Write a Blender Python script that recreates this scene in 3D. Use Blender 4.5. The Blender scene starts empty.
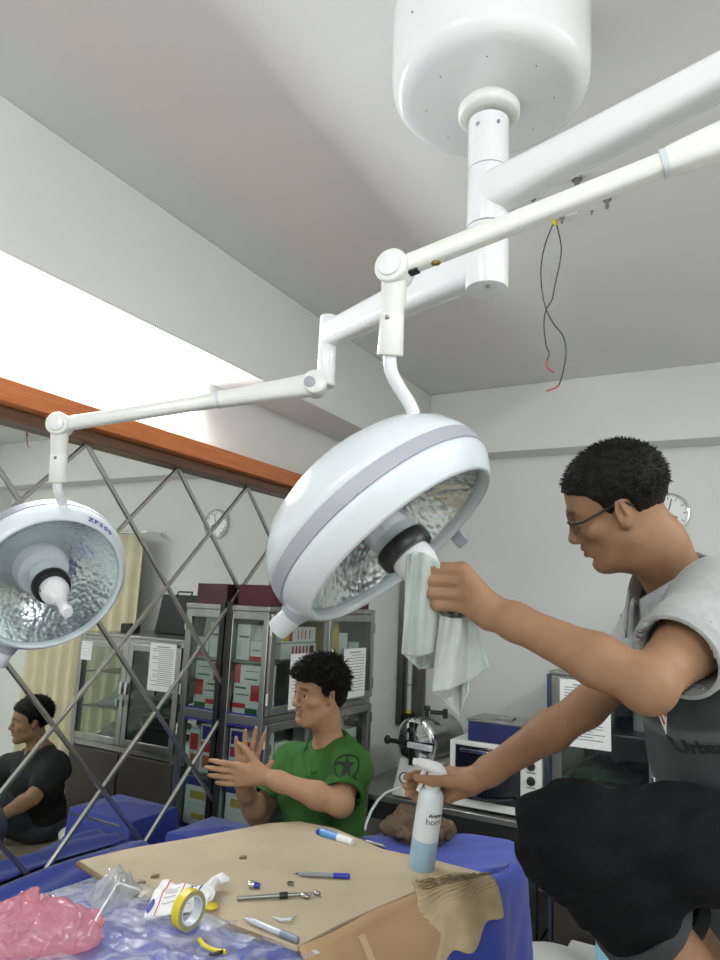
import bpy, bmesh, math, random
import numpy as np
from math import sin, cos, pi, radians, atan, sqrt
from mathutils import Vector, Matrix, noise as mnoise
from mathutils.bvhtree import BVHTree
random.seed(7); np.random.seed(7)
SC = bpy.context.scene
COL = SC.collection
V = lambda *a: np.array(a, float)

# ------------------------------------------------------------------ camera (phone held at 1.75 m, pitched up, slightly rolled)
F = 700.; HOR = 125.; RHO = radians(2.52); PITCH = atan(HOR / F); YAW = radians(29.4); CZ = 1.75
_f0 = V(-sin(YAW), cos(YAW), 0); _h = V(cos(YAW), sin(YAW), 0); _z = V(0, 0, 1)
FW = _f0 * cos(PITCH) + _z * sin(PITCH); _u = -_f0 * sin(PITCH) + _z * cos(PITCH)
RT = _h * cos(RHO) + _u * sin(RHO); UP = -_h * sin(RHO) + _u * cos(RHO); CAM = V(0, 0, CZ)
def ray(x, y): return FW + RT * (x - 360) / F - UP * (y - 480) / F
def P(x, y, d): return CAM + ray(x, y) * d                     # a survey sight line and its measured distance -> room coordinates
def on(x, y, ax, v):                                            # a sight line met with a plane of the room
    q = ray(x, y); return CAM + q * ((v - CAM[ax]) / q[ax])
cam = bpy.data.cameras.new('camera'); co = bpy.data.objects.new('camera', cam); COL.objects.link(co)
cam.sensor_fit = 'VERTICAL'; cam.sensor_height = 24; cam.sensor_width = 18; cam.lens = 24 * F / 960; cam.clip_start = .05
co.matrix_world = Matrix(((RT[0], UP[0], -FW[0], 0), (RT[1], UP[1], -FW[1], 0), (RT[2], UP[2], -FW[2], CZ), (0, 0, 0, 1)))
SC.camera = co
SC.view_settings.view_transform = 'Standard'; SC.view_settings.look = 'None'; SC.view_settings.gamma = 1
SC.view_settings.use_curve_mapping = False; SC.view_settings.exposure = 0.0
try: SC.cycles.use_denoising = True; SC.cycles.sample_clamp_indirect = 4; SC.cycles.max_bounces = 10; SC.cycles.transparent_max_bounces = 16
except Exception: pass

# ------------------------------------------------------------------ materials
def M(name, col, rough=.5, metal=0., var=0., vscale=8., bump=0., bscale=60., spec=.5, sheen=0., tint=False, coat=0., alpha=1., stretch=None, col2=None):
    m = bpy.data.materials.new(name); m.use_nodes = True; nt = m.node_tree; b = nt.nodes['Principled BSDF']; L = nt.links
    b.inputs['Base Color'].default_value = (*col, 1); b.inputs['Roughness'].default_value = rough; b.inputs['Metallic'].default_value = metal
    b.inputs['Specular IOR Level'].default_value = spec; b.inputs['Sheen Weight'].default_value = sheen; b.inputs['Coat Weight'].default_value = coat
    b.inputs['Alpha'].default_value = alpha
    tc = nt.nodes.new('ShaderNodeTexCoord'); vec = tc.outputs['Object']
    if stretch:
        mp = nt.nodes.new('ShaderNodeMapping'); mp.inputs['Scale'].default_value = stretch; L.new(vec, mp.inputs['Vector']); vec = mp.outputs['Vector']
    src = None
    if var or col2:
        n = nt.nodes.new('ShaderNodeTexNoise'); n.inputs['Scale'].default_value = vscale; n.inputs['Detail'].default_value = 5; L.new(vec, n.inputs['Vector'])
        r = nt.nodes.new('ShaderNodeValToRGB'); c2 = col2 or tuple(c * (1 - var) for c in col)
        r.color_ramp.elements[0].position = .35; r.color_ramp.elements[1].position = .65
        r.color_ramp.elements[0].color = (*c2, 1); r.color_ramp.elements[1].color = (*col, 1); L.new(n.outputs['Fac'], r.inputs['Fac']); src = r.outputs['Color']
    if tint:
        a = nt.nodes.new('ShaderNodeAttribute'); a.attribute_name = 'tint'
        if src:
            mx = nt.nodes.new('ShaderNodeMix'); mx.data_type = 'RGBA'; mx.blend_type = 'MULTIPLY'; mx.inputs[0].default_value = 1
            L.new(src, mx.inputs[6]); L.new(a.outputs['Color'], mx.inputs[7]); src = mx.outputs[2]
        else: src = a.outputs['Color']
    if src: L.new(src, b.inputs['Base Color'])
    if bump:
        n2 = nt.nodes.new('ShaderNodeTexNoise'); n2.inputs['Scale'].default_value = bscale; n2.inputs['Detail'].default_value = 4; L.new(vec, n2.inputs['Vector'])
        bp = nt.nodes.new('ShaderNodeBump'); bp.inputs['Strength'].default_value = bump; bp.inputs['Distance'].default_value = .004
        L.new(n2.outputs['Fac'], bp.inputs['Height']); L.new(bp.outputs['Normal'], b.inputs['Normal'])
    return m
def glass(name, tintc=(.9, .95, .95), gloss=.12, white=0.0, rough=.03, wcol=(.8, .85, .9), patchy=0):
    m = bpy.data.materials.new(name); m.use_nodes = True; nt = m.node_tree; L = nt.links; nt.nodes.remove(nt.nodes['Principled BSDF'])
    out = nt.nodes['Material Output']; t = nt.nodes.new('ShaderNodeBsdfTransparent'); t.inputs['Color'].default_value = (*tintc, 1)
    g = nt.nodes.new('ShaderNodeBsdfGlossy'); g.inputs['Roughness'].default_value = rough; g.inputs['Color'].default_value = (.9, .9, .9, 1)
    fr = nt.nodes.new('ShaderNodeLayerWeight'); fr.inputs['Blend'].default_value = .5
    pw = nt.nodes.new('ShaderNodeMath'); pw.operation = 'POWER'; pw.inputs[1].default_value = 4.5; L.new(fr.outputs['Facing'], pw.inputs[0])      # grazing reflection, the same from both faces
    ml = nt.nodes.new('ShaderNodeMath'); ml.operation = 'MULTIPLY_ADD'; ml.inputs[1].default_value = .75; ml.inputs[2].default_value = gloss * .4; L.new(pw.outputs[0], ml.inputs[0])
    mx = nt.nodes.new('ShaderNodeMixShader'); L.new(ml.outputs[0], mx.inputs[0])
    base = t.outputs[0]
    if white:
        df = nt.nodes.new('ShaderNodeBsdfTranslucent'); df.inputs['Color'].default_value = (*wcol, 1)
        d2 = nt.nodes.new('ShaderNodeBsdfDiffuse'); d2.inputs['Color'].default_value = (*wcol, 1)
        a = nt.nodes.new('ShaderNodeMixShader'); a.inputs[0].default_value = .5; L.new(df.outputs[0], a.inputs[1]); L.new(d2.outputs[0], a.inputs[2])
        m2 = nt.nodes.new('ShaderNodeMixShader'); m2.inputs[0].default_value = white
        if patchy:
            tc = nt.nodes.new('ShaderNodeTexCoord'); nz = nt.nodes.new('ShaderNodeTexNoise'); nz.inputs['Scale'].default_value = patchy; nz.inputs['Detail'].default_value = 6; nz.inputs['Distortion'].default_value = 1.2; L.new(tc.outputs['Object'], nz.inputs['Vector'])
            mr = nt.nodes.new('ShaderNodeMapRange'); mr.inputs['From Min'].default_value = .38; mr.inputs['From Max'].default_value = .66; mr.inputs['To Min'].default_value = white * .25; mr.inputs['To Max'].default_value = min(.95, white * 2); L.new(nz.outputs['Fac'], mr.inputs['Value']); L.new(mr.outputs['Result'], m2.inputs[0])
        pass; L.new(base, m2.inputs[1]); L.new(a.outputs[0], m2.inputs[2]); base = m2.outputs[0]
    L.new(base, mx.inputs[1]); L.new(g.outputs[0], mx.inputs[2]); L.new(mx.outputs[0], out.inputs['Surface'])
    return m
def emit(name, col, s):
    m = bpy.data.materials.new(name); m.use_nodes = True; b = m.node_tree.nodes['Principled BSDF']
    b.inputs['Base Color'].default_value = (*col, 1); b.inputs['Emission Color'].default_value = (*col, 1); b.inputs['Emission Strength'].default_value = s
    return m
def wood(name, c1, c2):
    m = M(name, c1, .38, col2=c2, vscale=3, stretch=(30, 1.2, 30), bump=.15, bscale=12); return m

m_wall = M('painted_wall', (.74, .75, .725), .75, var=.03, vscale=3, bump=.08, bscale=90)
m_ceil = M('painted_ceiling', (.75, .755, .735), .8, var=.03, vscale=2.2, bump=.06, bscale=70)
m_floor = M('floor_tile', (.62, .60, .54), .35, var=.12, vscale=5)
m_trim = wood('orange_wood', (.60, .19, .06), (.48, .14, .042))
m_trimd = wood('dark_wood', (.16, .08, .045), (.11, .055, .03))
m_mirror = M('mirror_glass', (.80, .83, .80), .012, 1.0)
m_strip = M('brushed_strip', (.50, .49, .46), .28, 1.0)
m_steel = M('stainless', (.40, .40, .38), .32, 1.0, var=.15, vscale=6, stretch=(3, 3, .4))
m_steeld = M('dull_steel', (.34, .34, .32), .42, .9, var=.2, vscale=6)
m_chrome = M('chrome', (.75, .75, .74), .08, 1.0)
m_black = M('black_plastic', (.012, .012, .013), .4)
m_blackm = M('matt_black', (.02, .02, .021), .7, var=.2)
m_white = M('white_enamel', (.82, .83, .85), .22, coat=.35)
m_lampw = M('pale_blue_enamel', (.66, .715, .755), .25, coat=.3)
m_cream = M('cream_enamel', (.80, .80, .765), .28, coat=.2)
m_grey = M('grey_plastic', (.36, .38, .43), .4)
m_lgrey = M('pale_grey_plastic', (.62, .66, .70), .35)
m_reflect = None
m_blue = M('blue_drape', (.022, .055, .42), .62, var=.22, vscale=5, bump=.25, bscale=350, sheen=.2)
m_card = M('cardboard', (.53, .43, .30), .8, var=.22, vscale=3.2, bump=.12, bscale=40)
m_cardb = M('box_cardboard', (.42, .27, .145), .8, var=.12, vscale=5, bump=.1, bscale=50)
m_cardd = M('cardboard_core', (.20, .14, .085), .9, var=.25, vscale=30)
m_paper = M('paper', (.80, .80, .80), .7)
m_ink = M('print_ink', (.20, .20, .22), .7)
m_skin = M('skin', (1, 1, 1), .58, tint=True, var=.12, vscale=30, bump=.12, bscale=220, spec=.25)
m_hair = M('black_hair', (.006, .0055, .005), .55, bump=.8, bscale=200, spec=.15)
m_green = M('green_pique', (.036, .115, .024), .85, var=.18, vscale=20, bump=.3, bscale=420, spec=.2)
m_dkgreen = M('dark_green_trim', (.012, .06, .014), .8, bump=.2, bscale=400)
m_shirt = M('polo_cotton', (1, 1, 1), .85, tint=True, var=.10, vscale=60, bump=.3, bscale=420, sheen=.1)
m_heather = M('heather_grey', (.34, .35, .35), .85, var=.12, vscale=70, bump=.3, bscale=420)
m_jean = M('black_denim', (.0042, .0045, .0056), .85, var=.35, vscale=14, bump=.3, bscale=300, spec=.12)
m_blueJ = M('faded_jeans', (.07, .085, .11), .85, var=.3, vscale=14, bump=.3, bscale=300)
m_tee = M('black_tee', (.012, .012, .014), .85, var=.3, vscale=12)
m_glass = glass('cabinet_glass', (.86, .90, .88), .10)
m_red = M('red_print', (.55, .03, .03), .5)
m_maroon = M('maroon_card', (.085, .012, .022), .55, var=.15)
m_orange = M('orange_card', (.50, .15, .05), .6)
m_yellow = M('yellow_print', (.62, .42, .06), .5)
m_yel2 = M('yellow_tape', (.66, .52, .03), .35)
m_navy = M('navy_print', (.03, .03, .25), .45)
m_gprint = M('green_print', (.03, .16, .06), .5)
m_bluepl = M('blue_plastic', (.02, .03, .35), .3)
m_lblue = M('pale_blue_plastic', (.25, .55, .66), .4)
m_brown = M('brown_rag', (.15, .10, .06), .95, var=.35, vscale=22, bump=.6, bscale=160)
m_towel = M('pale_towel', (.47, .53, .50), .95, var=.16, vscale=14, bump=.5, bscale=330, sheen=.3)
m_pink = glass('pink_bag_film', (.98, .70, .74), .10, .42, .2, (.95, .45, .52))
m_clear = glass('clear_wrap_film', (.97, .98, .99), .07, .40, .24, (.86, .87, .86), patchy=14)
m_curtain = M('cream_curtain', (.66, .60, .42), .9, var=.1, vscale=6)
m_tube = emit('tube_glow', (.93, .97, 1), 150)
m_lblb = M('label_blue', (.02, .02, .30), .5)

# ------------------------------------------------------------------ mesh building
class MB:
    def __init__(s): s.v = []; s.f = []
    def add(s, v, f):
        n = len(s.v); s.v += [tuple(p) for p in v]; s.f += [tuple(i + n for i in q) for q in f]; return s
    def box(s, lo, hi):
        a, b = lo, hi
        v = [(x, y, z) for z in (a[2], b[2]) for y in (a[1], b[1]) for x in (a[0], b[0])]
        return s.add(v, [(0, 2, 3, 1), (4, 5, 7, 6), (0, 1, 5, 4), (2, 6, 7, 3), (0, 4, 6, 2), (1, 3, 7, 5)])
    def obox(s, c, X, Y, Z):     # centre and three half-axis vectors
        c, X, Y, Z = map(np.asarray, (c, X, Y, Z))
        v = [c + i * X + j * Y + k * Z for k in (-1, 1) for j in (-1, 1) for i in (-1, 1)]
        f = [(0, 2, 3, 1), (4, 5, 7, 6), (0, 1, 5, 4), (2, 6, 7, 3), (0, 4, 6, 2), (1, 3, 7, 5)]
        if np.dot(np.cross(X, Y), Z) < 0: f = [q[::-1] for q in f]
        return s.add(v, f)
    def lathe(s, o, ax, prof, seg=48, close=False):    # prof: (radius, height along ax)
        o = np.asarray(o, float); ax = np.asarray(ax, float); ax = ax / np.linalg.norm(ax)
        t = V(1, 0, 0) if abs(ax[0]) < .8 else V(0, 1, 0); a = np.cross(ax, t); a /= np.linalg.norm(a); b = np.cross(ax, a)
        v = []; f = []; n = len(prof)
        for (r, h) in prof:
            for i in range(seg):
                th = 2 * pi * i / seg; v.append(o + ax * h + (a * cos(th) + b * sin(th)) * max(r, 1e-5))
        for j in range(n - 1 if not close else n):
            for i in range(seg):
                k = (i + 1) % seg; jj = (j + 1) % n
                f.append((j * seg + i, j * seg + k, jj * seg + k, jj * seg + i))
        return s.add(v, f)
    def cyl(s, p0, p1, r0, r1=None, seg=24, bev=0.0):
        p0, p1 = np.asarray(p0, float), np.asarray(p1, float); r1 = r0 if r1 is None else r1; L = np.linalg.norm(p1 - p0)
        b = min(bev, L * .45, r0 * .9, r1 * .9)
        pr = [(0, 0), (r0, 0), (r1, L), (0, L)] if not b else [(0, 0), (r0 - b, 0), (r0 - .3 * b, .3 * b), (r0, b), (r1, L - b), (r1 - .3 * b, L - .3 * b), (r1 - b, L), (0, L)]
        return s.lathe(p0, p1 - p0, pr, seg)
    def tube(s, pts, r, seg=12, cap=True):
        pts = [np.asarray(p, float) for p in pts]; n = len(pts); rs = r if hasattr(r, '__len__') else [r] * n
        v = []; f = []; prev = None
        for i, p in enumerate(pts):
            t = pts[min(i + 1, n - 1)] - pts[max(i - 1, 0)]; t = t / (np.linalg.norm(t) + 1e-12)
            if prev is None:
                q = V(0, 0, 1) if abs(t[2]) < .9 else V(1, 0, 0); a = np.cross(t, q)
            else: a = prev - t * np.dot(prev, t)
            a = a / (np.linalg.norm(a) + 1e-12); prev = a; b = np.cross(t, a)
            for k in range(seg):
                th = 2 * pi * k / seg; v.append(p + (a * cos(th) + b * sin(th)) * rs[i])
        for i in range(n - 1):
            for k in range(seg):
                l = (k + 1) % seg; f.append((i * seg + k, i * seg + l, (i + 1) * seg + l, (i + 1) * seg + k))
        if cap: f.append(tuple(range(seg))[::-1]); f.append(tuple((n - 1) * seg + k for k in range(seg)))
        return s.add(v, f)
    def ell(s, c, R, seg=24, rings=14):
        c = np.asarray(c, float); R = np.asarray(R, float)
        if R.ndim == 1: R = np.diag(R)
        v = []; f = []
        for j in range(rings + 1):
            ph = pi * j / rings
            for i in range(seg):
                th = 2 * pi * i / seg; v.append(c + R @ V(max(sin(ph), 1e-4) * cos(th), max(sin(ph), 1e-4) * sin(th), cos(ph)))
        for j in range(rings):
            for i in range(seg):
                k = (i + 1) % seg; f.append((j * seg + i, (j + 1) * seg + i, (j + 1) * seg + k, j * seg + k))
        return s.add(v, f)
    def poly(s, pts, z0, z1):    # prism of a plan polygon
        n = len(pts); v = [(p[0], p[1], z0) for p in pts] + [(p[0], p[1], z1) for p in pts]
        ar = sum(pts[i][0] * pts[(i + 1) % n][1] - pts[(i + 1) % n][0] * pts[i][1] for i in range(n))
        f = [tuple(range(n))[::-1], tuple(range(n, 2 * n))] + [(i, (i + 1) % n, n + (i + 1) % n, n + i) for i in range(n)]
        if ar < 0: f = [q[::-1] for q in f]
        return s.add(v, f)
    def grid(s, fn, nu, nv):
        v = [fn(i / nu, j / nv) for j in range(nv + 1) for i in range(nu + 1)]; w = nu + 1
        return s.add(v, [(j * w + i, j * w + i + 1, (j + 1) * w + i + 1, (j + 1) * w + i) for j in range(nv) for i in range(nu)])

def link(name, me, mat, parent=None, smooth=True, bevel=0., sub=0, solid=0., angle=35):
    if mat is not None: me.materials.append(mat)
    o = bpy.data.objects.new(name, me); COL.objects.link(o)
    if parent is not None:
        o.parent = parent; o.matrix_parent_inverse = Matrix.Translation(-Vector(parent.location)) if parent.parent is None and parent.type == 'EMPTY' else Matrix.Identity(4)
    if solid: m = o.modifiers.new('solid', 'SOLIDIFY'); m.thickness = solid; m.offset = 0
    if bevel: m = o.modifiers.new('bevel', 'BEVEL'); m.width = bevel; m.segments = 2; m.limit_method = 'ANGLE'; m.angle_limit = radians(40)
    if sub: m = o.modifiers.new('sub', 'SUBSURF'); m.levels = sub; m.render_levels = sub
    if smooth:
        me.polygons.foreach_set('use_smooth', [True] * len(me.polygons))
        if angle < 180 and not sub:
            try: me.set_sharp_from_angle(angle=radians(angle))
            except Exception: pass
    return o
def obj(name, mb, mat, parent=None, **k):
    me = bpy.data.meshes.new(name); me.from_pydata(mb.v, [], mb.f); me.validate(); me.update()
    bm = bmesh.new(); bm.from_mesh(me); bmesh.ops.remove_doubles(bm, verts=bm.verts, dist=2e-5); bmesh.ops.recalc_face_normals(bm, faces=bm.faces) if k.pop('fixn', True) else None
    bm.to_mesh(me); bm.free()
    return link(name, me, mat, parent, **k)
def tag(o, label, cat, group=None, kind=None):
    if kind: o['kind'] = kind
    if label: o['label'] = label
    if cat: o['category'] = cat
    if group: o['group'] = group
    return o
def thing(name, loc, label, cat, group=None):
    o = bpy.data.objects.new(name, None); COL.objects.link(o); o.location = Vector([float(c) for c in loc]); o.empty_display_size = .1
    return tag(o, label, cat, group)
def struct(name, mb, mat, **k):
    o = obj(name, mb, mat, **k); o['kind'] = 'structure'; return o
def bx(lo, hi): return MB().box(lo, hi)
def text_mesh(txt, size, bold=0.0):
    cu = bpy.data.curves.new('lettering', 'FONT'); cu.body = txt; cu.size = size; cu.offset = bold; cu.align_x = 'CENTER'; cu.align_y = 'CENTER'; cu.resolution_u = 3
    t = bpy.data.objects.new('lettering', cu); COL.objects.link(t); dg = bpy.context.evaluated_depsgraph_get(); dg.update()
    me = bpy.data.meshes.new_from_object(t.evaluated_get(dg)); bpy.data.objects.remove(t); bpy.data.curves.remove(cu)
    v = [tuple(p.co) for p in me.vertices]; f = [tuple(p.vertices) for p in me.polygons]; bpy.data.meshes.remove(me); return v, f
def letters(mb, txt, size, o, X, Y, N, bold=0.0, lift=.0012, cylr=None, target=None):
    """lettering laid at o, baseline along X, up along Y; wrapped onto a target surface when one is given"""
    v, f = text_mesh(txt, size, bold); out = []
    for p in v:
        q = np.asarray(o) + np.asarray(X) * p[0] + np.asarray(Y) * p[1]
        if cylr:      # wrap round a vertical cylinder of radius cylr whose surface point is o
            a = p[0] / cylr; q = np.asarray(o) + np.asarray(X) * sin(a) * cylr + np.asarray(Y) * p[1] + np.asarray(N) * (cos(a) - 1) * cylr
        if target:
            h = target.ray_cast(Vector(q + np.asarray(N) * .12), Vector(-np.asarray(N)), .4)
            if h[0]: q = np.asarray(h[0])
        out.append(q + np.asarray(N) * lift)
    if target:
        e = lambda q: max(np.linalg.norm(out[a] - out[b]) for a in q for b in q); ref = lambda q: max(np.linalg.norm(np.subtract(v[a], v[b])) for a in q for b in q)
        f = [q for q in f if e(q) < ref(q) * 1.6 + .004]
    return mb.add(out, f)

# ------------------------------------------------------------------ implicit surfaces for bodies and cloth
def rc(a, b, ra, rb=None, k=.02, op=1): return ('c', np.asarray(a, float), np.asarray(b, float), ra, ra if rb is None else rb, k, op)
def el(c, r, R=None, k=.02, op=1): return ('e', np.asarray(c, float), np.asarray(r, float), np.eye(3) if R is None else np.asarray(R, float), 0, k, op)
def chain(pts, rad, k=.02): return [rc(pts[i], pts[i + 1], rad[i], rad[i + 1], k) for i in range(len(pts) - 1)]
def half(p, n, k=.002): return ('h', np.asarray(p, float), np.asarray(n, float) / np.linalg.norm(n), 0, 0, k, 0)     # keep the side away from n
def pd(pr, X, Y, Z):
    t = pr[0]
    if t == 'c':
        a, b, ra, rb = pr[1:5]; ab = b - a; L = float(ab @ ab) + 1e-12
        px, py, pz = X - a[0], Y - a[1], Z - a[2]
        h = np.clip((px * ab[0] + py * ab[1] + pz * ab[2]) / L, 0, 1)
        return np.sqrt((px - ab[0] * h) ** 2 + (py - ab[1] * h) ** 2 + (pz - ab[2] * h) ** 2) - (ra + (rb - ra) * h)
    if t == 'e':
        c, r, R = pr[1:4]; x, y, z = X - c[0], Y - c[1], Z - c[2]
        u = [(x * R[0][i] + y * R[1][i] + z * R[2][i]) / r[i] for i in range(3)]
        k0 = np.sqrt(u[0] ** 2 + u[1] ** 2 + u[2] ** 2) + 1e-9
        k1 = np.sqrt((u[0] / r[0]) ** 2 + (u[1] / r[1]) ** 2 + (u[2] / r[2]) ** 2) + 1e-9
        return k0 * (k0 - 1) / k1
    if t == 'h':
        p, n = pr[1:3]; return (X - p[0]) * n[0] + (Y - p[1]) * n[1] + (Z - p[2]) * n[2]
    if t == 'f': return pr[1](X, Y, Z)
def bounds(pr):
    if pr[0] == 'c':
        r = max(pr[3], pr[4]); return np.minimum(pr[1], pr[2]) - r, np.maximum(pr[1], pr[2]) + r
    if pr[0] == 'e':
        e = np.sqrt(((pr[3] * pr[2][None, :]) ** 2).sum(1)); return pr[1] - e, pr[1] + e
    return None
def field_mesh(prims, vox):
    bs = [bounds(p) for p in prims if p[-1] == 1]; lo = np.min([b[0] for b in bs], 0) - 3 * vox; hi = np.max([b[1] for b in bs], 0) + 3 * vox
    n = np.ceil((hi - lo) / vox).astype(int) + 1; Fd = np.full(n, .5, np.float32)
    ax = [(lo[i] + np.arange(n[i]) * vox).astype(np.float32) for i in range(3)]
    for pr in prims:
        k, op = pr[-2], pr[-1]; b = bounds(pr)
        if b is None: i0 = np.zeros(3, int); i1 = n
        else:
            pad = k + 3 * vox; i0 = np.clip(np.floor((b[0] - pad - lo) / vox).astype(int), 0, n); i1 = np.clip(np.ceil((b[1] + pad - lo) / vox).astype(int) + 1, 0, n)
        if (i1 <= i0).any(): continue
        sl = tuple(slice(a, c) for a, c in zip(i0, i1))
        X = ax[0][sl[0]][:, None, None]; Y = ax[1][sl[1]][None, :, None]; Z = ax[2][sl[2]][None, None, :]
        d = pd(pr, X, Y, Z).astype(np.float32); f = Fd[sl]
        if op == 1: h = np.maximum(k - np.abs(f - d), 0) / k; Fd[sl] = np.minimum(f, d) - h * h * k * .25
        else:
            if op == -1: d = -d
            h = np.maximum(k - np.abs(f - d), 0) / k; Fd[sl] = np.maximum(f, d) + h * h * k * .25
    S = Fd < 0
    cs = [(i, j, k) for i in (0, 1) for j in (0, 1) for k in (0, 1)]
    cnt = sum(S[i:n[0] - 1 + i, j:n[1] - 1 + j, k:n[2] - 1 + k].astype(np.int8) for i, j, k in cs)
    idx = np.argwhere((cnt > 0) & (cnt < 8)); acc = np.zeros((len(idx), 3)); c = np.zeros(len(idx))
    for a in cs:
        for x in range(3):
            if a[x]: continue
            b = list(a); b[x] = 1
            fa = Fd[idx[:, 0] + a[0], idx[:, 1] + a[1], idx[:, 2] + a[2]]; fb = Fd[idx[:, 0] + b[0], idx[:, 1] + b[1], idx[:, 2] + b[2]]
            cr = (fa < 0) != (fb < 0); t = np.where(cr, fa / np.where(cr, fa - fb, 1), 0); p = np.tile(np.array(a, float), (len(idx), 1)); p[:, x] += t
            acc += p * cr[:, None]; c += cr
    vv = lo + (idx + acc / c[:, None]) * vox
    ids = np.full(n - 1, -1, np.int32); ids[idx[:, 0], idx[:, 1], idx[:, 2]] = np.arange(len(idx)); faces = []
    for x in range(3):
        y, z = (x + 1) % 3, (x + 2) % 3
        A = np.take(S, range(n[x] - 1), x); B = np.take(S, range(1, n[x]), x); e = np.argwhere(A != B)
        e = e[(e[:, y] > 0) & (e[:, z] > 0) & (e[:, y] < n[y] - 1) & (e[:, z] < n[z] - 1)]
        ins = S[e[:, 0], e[:, 1], e[:, 2]]
        def cell(dy, dz): q = e.copy(); q[:, y] -= dy; q[:, z] -= dz; return ids[q[:, 0], q[:, 1], q[:, 2]]
        q = np.stack([cell(1, 1), cell(0, 1), cell(0, 0), cell(1, 0)], 1); q[~ins] = q[~ins][:, ::-1]; faces.append(q)
    ff = np.concatenate(faces); ff = ff[(ff >= 0).all(1)]
    return vv, ff
def relax(v, f, it=1, w=.5):
    for _ in range(it):
        s = np.zeros_like(v); c = np.zeros(len(v))
        for a in range(4):
            b = (a + 1) % 4; np.add.at(s, f[:, a], v[f[:, b]]); np.add.at(c, f[:, a], 1); np.add.at(s, f[:, b], v[f[:, a]]); np.add.at(c, f[:, b], 1)
        v = v + w * (s / np.maximum(c, 1)[:, None] - v)
    return v
def normals(v, f):
    n = np.cross(v[f[:, 2]] - v[f[:, 0]], v[f[:, 3]] - v[f[:, 1]]); o = np.zeros_like(v)
    for a in range(4): np.add.at(o, f[:, a], n)
    return o / (np.linalg.norm(o, axis=1)[:, None] + 1e-12)
def blob(name, prims, vox, mat, parent=None, tint=None, smooth_it=1, disp=None, sub=0):
    v, f = field_mesh(prims, vox); v = relax(v, f, smooth_it)
    if disp is not None: v = v + normals(v, f) * disp(v)[:, None]
    me = bpy.data.meshes.new(name); me.vertices.add(len(v)); me.vertices.foreach_set('co', v.astype(np.float32).ravel())
    me.loops.add(f.size); me.loops.foreach_set('vertex_index', f.astype(np.int32).ravel())
    me.polygons.add(len(f)); me.polygons.foreach_set('loop_start', (np.arange(len(f)) * 4).astype(np.int32))
    me.update(calc_edges=True); me.validate()
    if tint is not None:
        c = np.ones((len(v), 4), np.float32); c[:, :3] = tint(v); a = me.color_attributes.new('tint', 'FLOAT_COLOR', 'POINT'); a.data.foreach_set('color', c.ravel())
    return link(name, me, mat, parent, angle=180, sub=sub)
def folds(amp, *waves):
    def d(v):
        r = np.zeros(len(v))
        for (dx, dy, dz, ph, w) in waves: r += w * np.sin(v[:, 0] * dx + v[:, 1] * dy + v[:, 2] * dz + ph + 1.3 * np.sin(v[:, 0] * dy * .4 + v[:, 2] * dx * .5 + ph * 2))
        return amp * r
    return d

# ================================================================== ROOM
XM = -2.10; YB = 4.40; HC = 3.172; XR = 2.3; YF = -2.2; BEAM = 2.712
struct('floor', bx((XM - .1, YF, -.1), (XR, YB + .1, 0)), m_floor, smooth=False)
struct('ceiling', bx((XM - .1, YF, HC), (XR, YB + .1, HC + .1)), m_ceil, smooth=False)
struct('wall_back', bx((XM - .1, YB, 0), (XR + .1, YB + .1, HC)), m_wall, smooth=False)
struct('wall_left', bx((XM - .12, YF, 0), (XM - .02, YB, HC)), m_wall, smooth=False)
struct('wall_left_end', bx((XM - .03, 3.602, 0), (XM, YB, 2.283)), m_wall, smooth=False)
struct('wall_right', bx((XR, YF, 0), (XR + .1, YB, HC)), m_wall, smooth=False)
struct('wall_front', bx((XM - .1, YF - .1, 0), (XR + .1, YF, HC)), m_wall, smooth=False)
struct('trim_1', bx((XM - .02, YF, BEAM), (-1.851, YB, HC)), m_ceil, bevel=.006)           # beam along the mirror wall
struct('trim_2', bx((-1.851, 4.2, BEAM + .03), (XR, YB, HC)), m_ceil, bevel=.006)          # beam across the back wall

# mirror wall: mirror, diagonal metal strips, wooden cap rail
mir = obj('wall_mirror', bx((XM - .018, -1.6, .42), (XM, 3.60, 2.29)), m_mirror, smooth=False)
tag(mir, 'wall mirror with a diamond lattice of metal strips below the orange wooden rail', 'mirror')
A0, DY, ZT, DZ = 1.685, .4715, 2.285, .2465; ZB = .60; SL = DZ / (DY / 2)
for k in range(-5, 7):
    for s in (1, -1):
        y0 = A0 + k * DY; za, ya = ZT, y0; zb = ZB; yb = y0 + s * (ZT - ZB) / SL
        if max(ya, yb) < .9 or min(ya, yb) > 3.55: continue
        if yb > 3.59: t = (3.59 - ya) / (yb - ya); yb = 3.59; zb = ZT + (ZB - ZT) * t
        if ya > 3.59: t = (3.59 - yb) / (ya - yb); ya = 3.59; za = zb + (ZT - zb) * t
        a, b = V(XM + .003, ya, za), V(XM + .003, yb, zb); d = b - a; L = np.linalg.norm(d); d /= L; w = np.cross(d, V(1, 0, 0))
        obj('metal_strip', MB().obox((a + b) / 2, V(.004 + .0006 * (s > 0), 0, 0), d * L / 2, w * .0072), m_strip, mir, bevel=.002)
rail = struct('trim_3', bx((XM - .02, YF, 2.325), (-2.0, YB, 2.398)), m_trim, bevel=.004)
struct('trim_4', bx((XM - .02, YF, 2.283), (-2.052, YB, 2.325)), m_trimd, bevel=.003)

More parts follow.
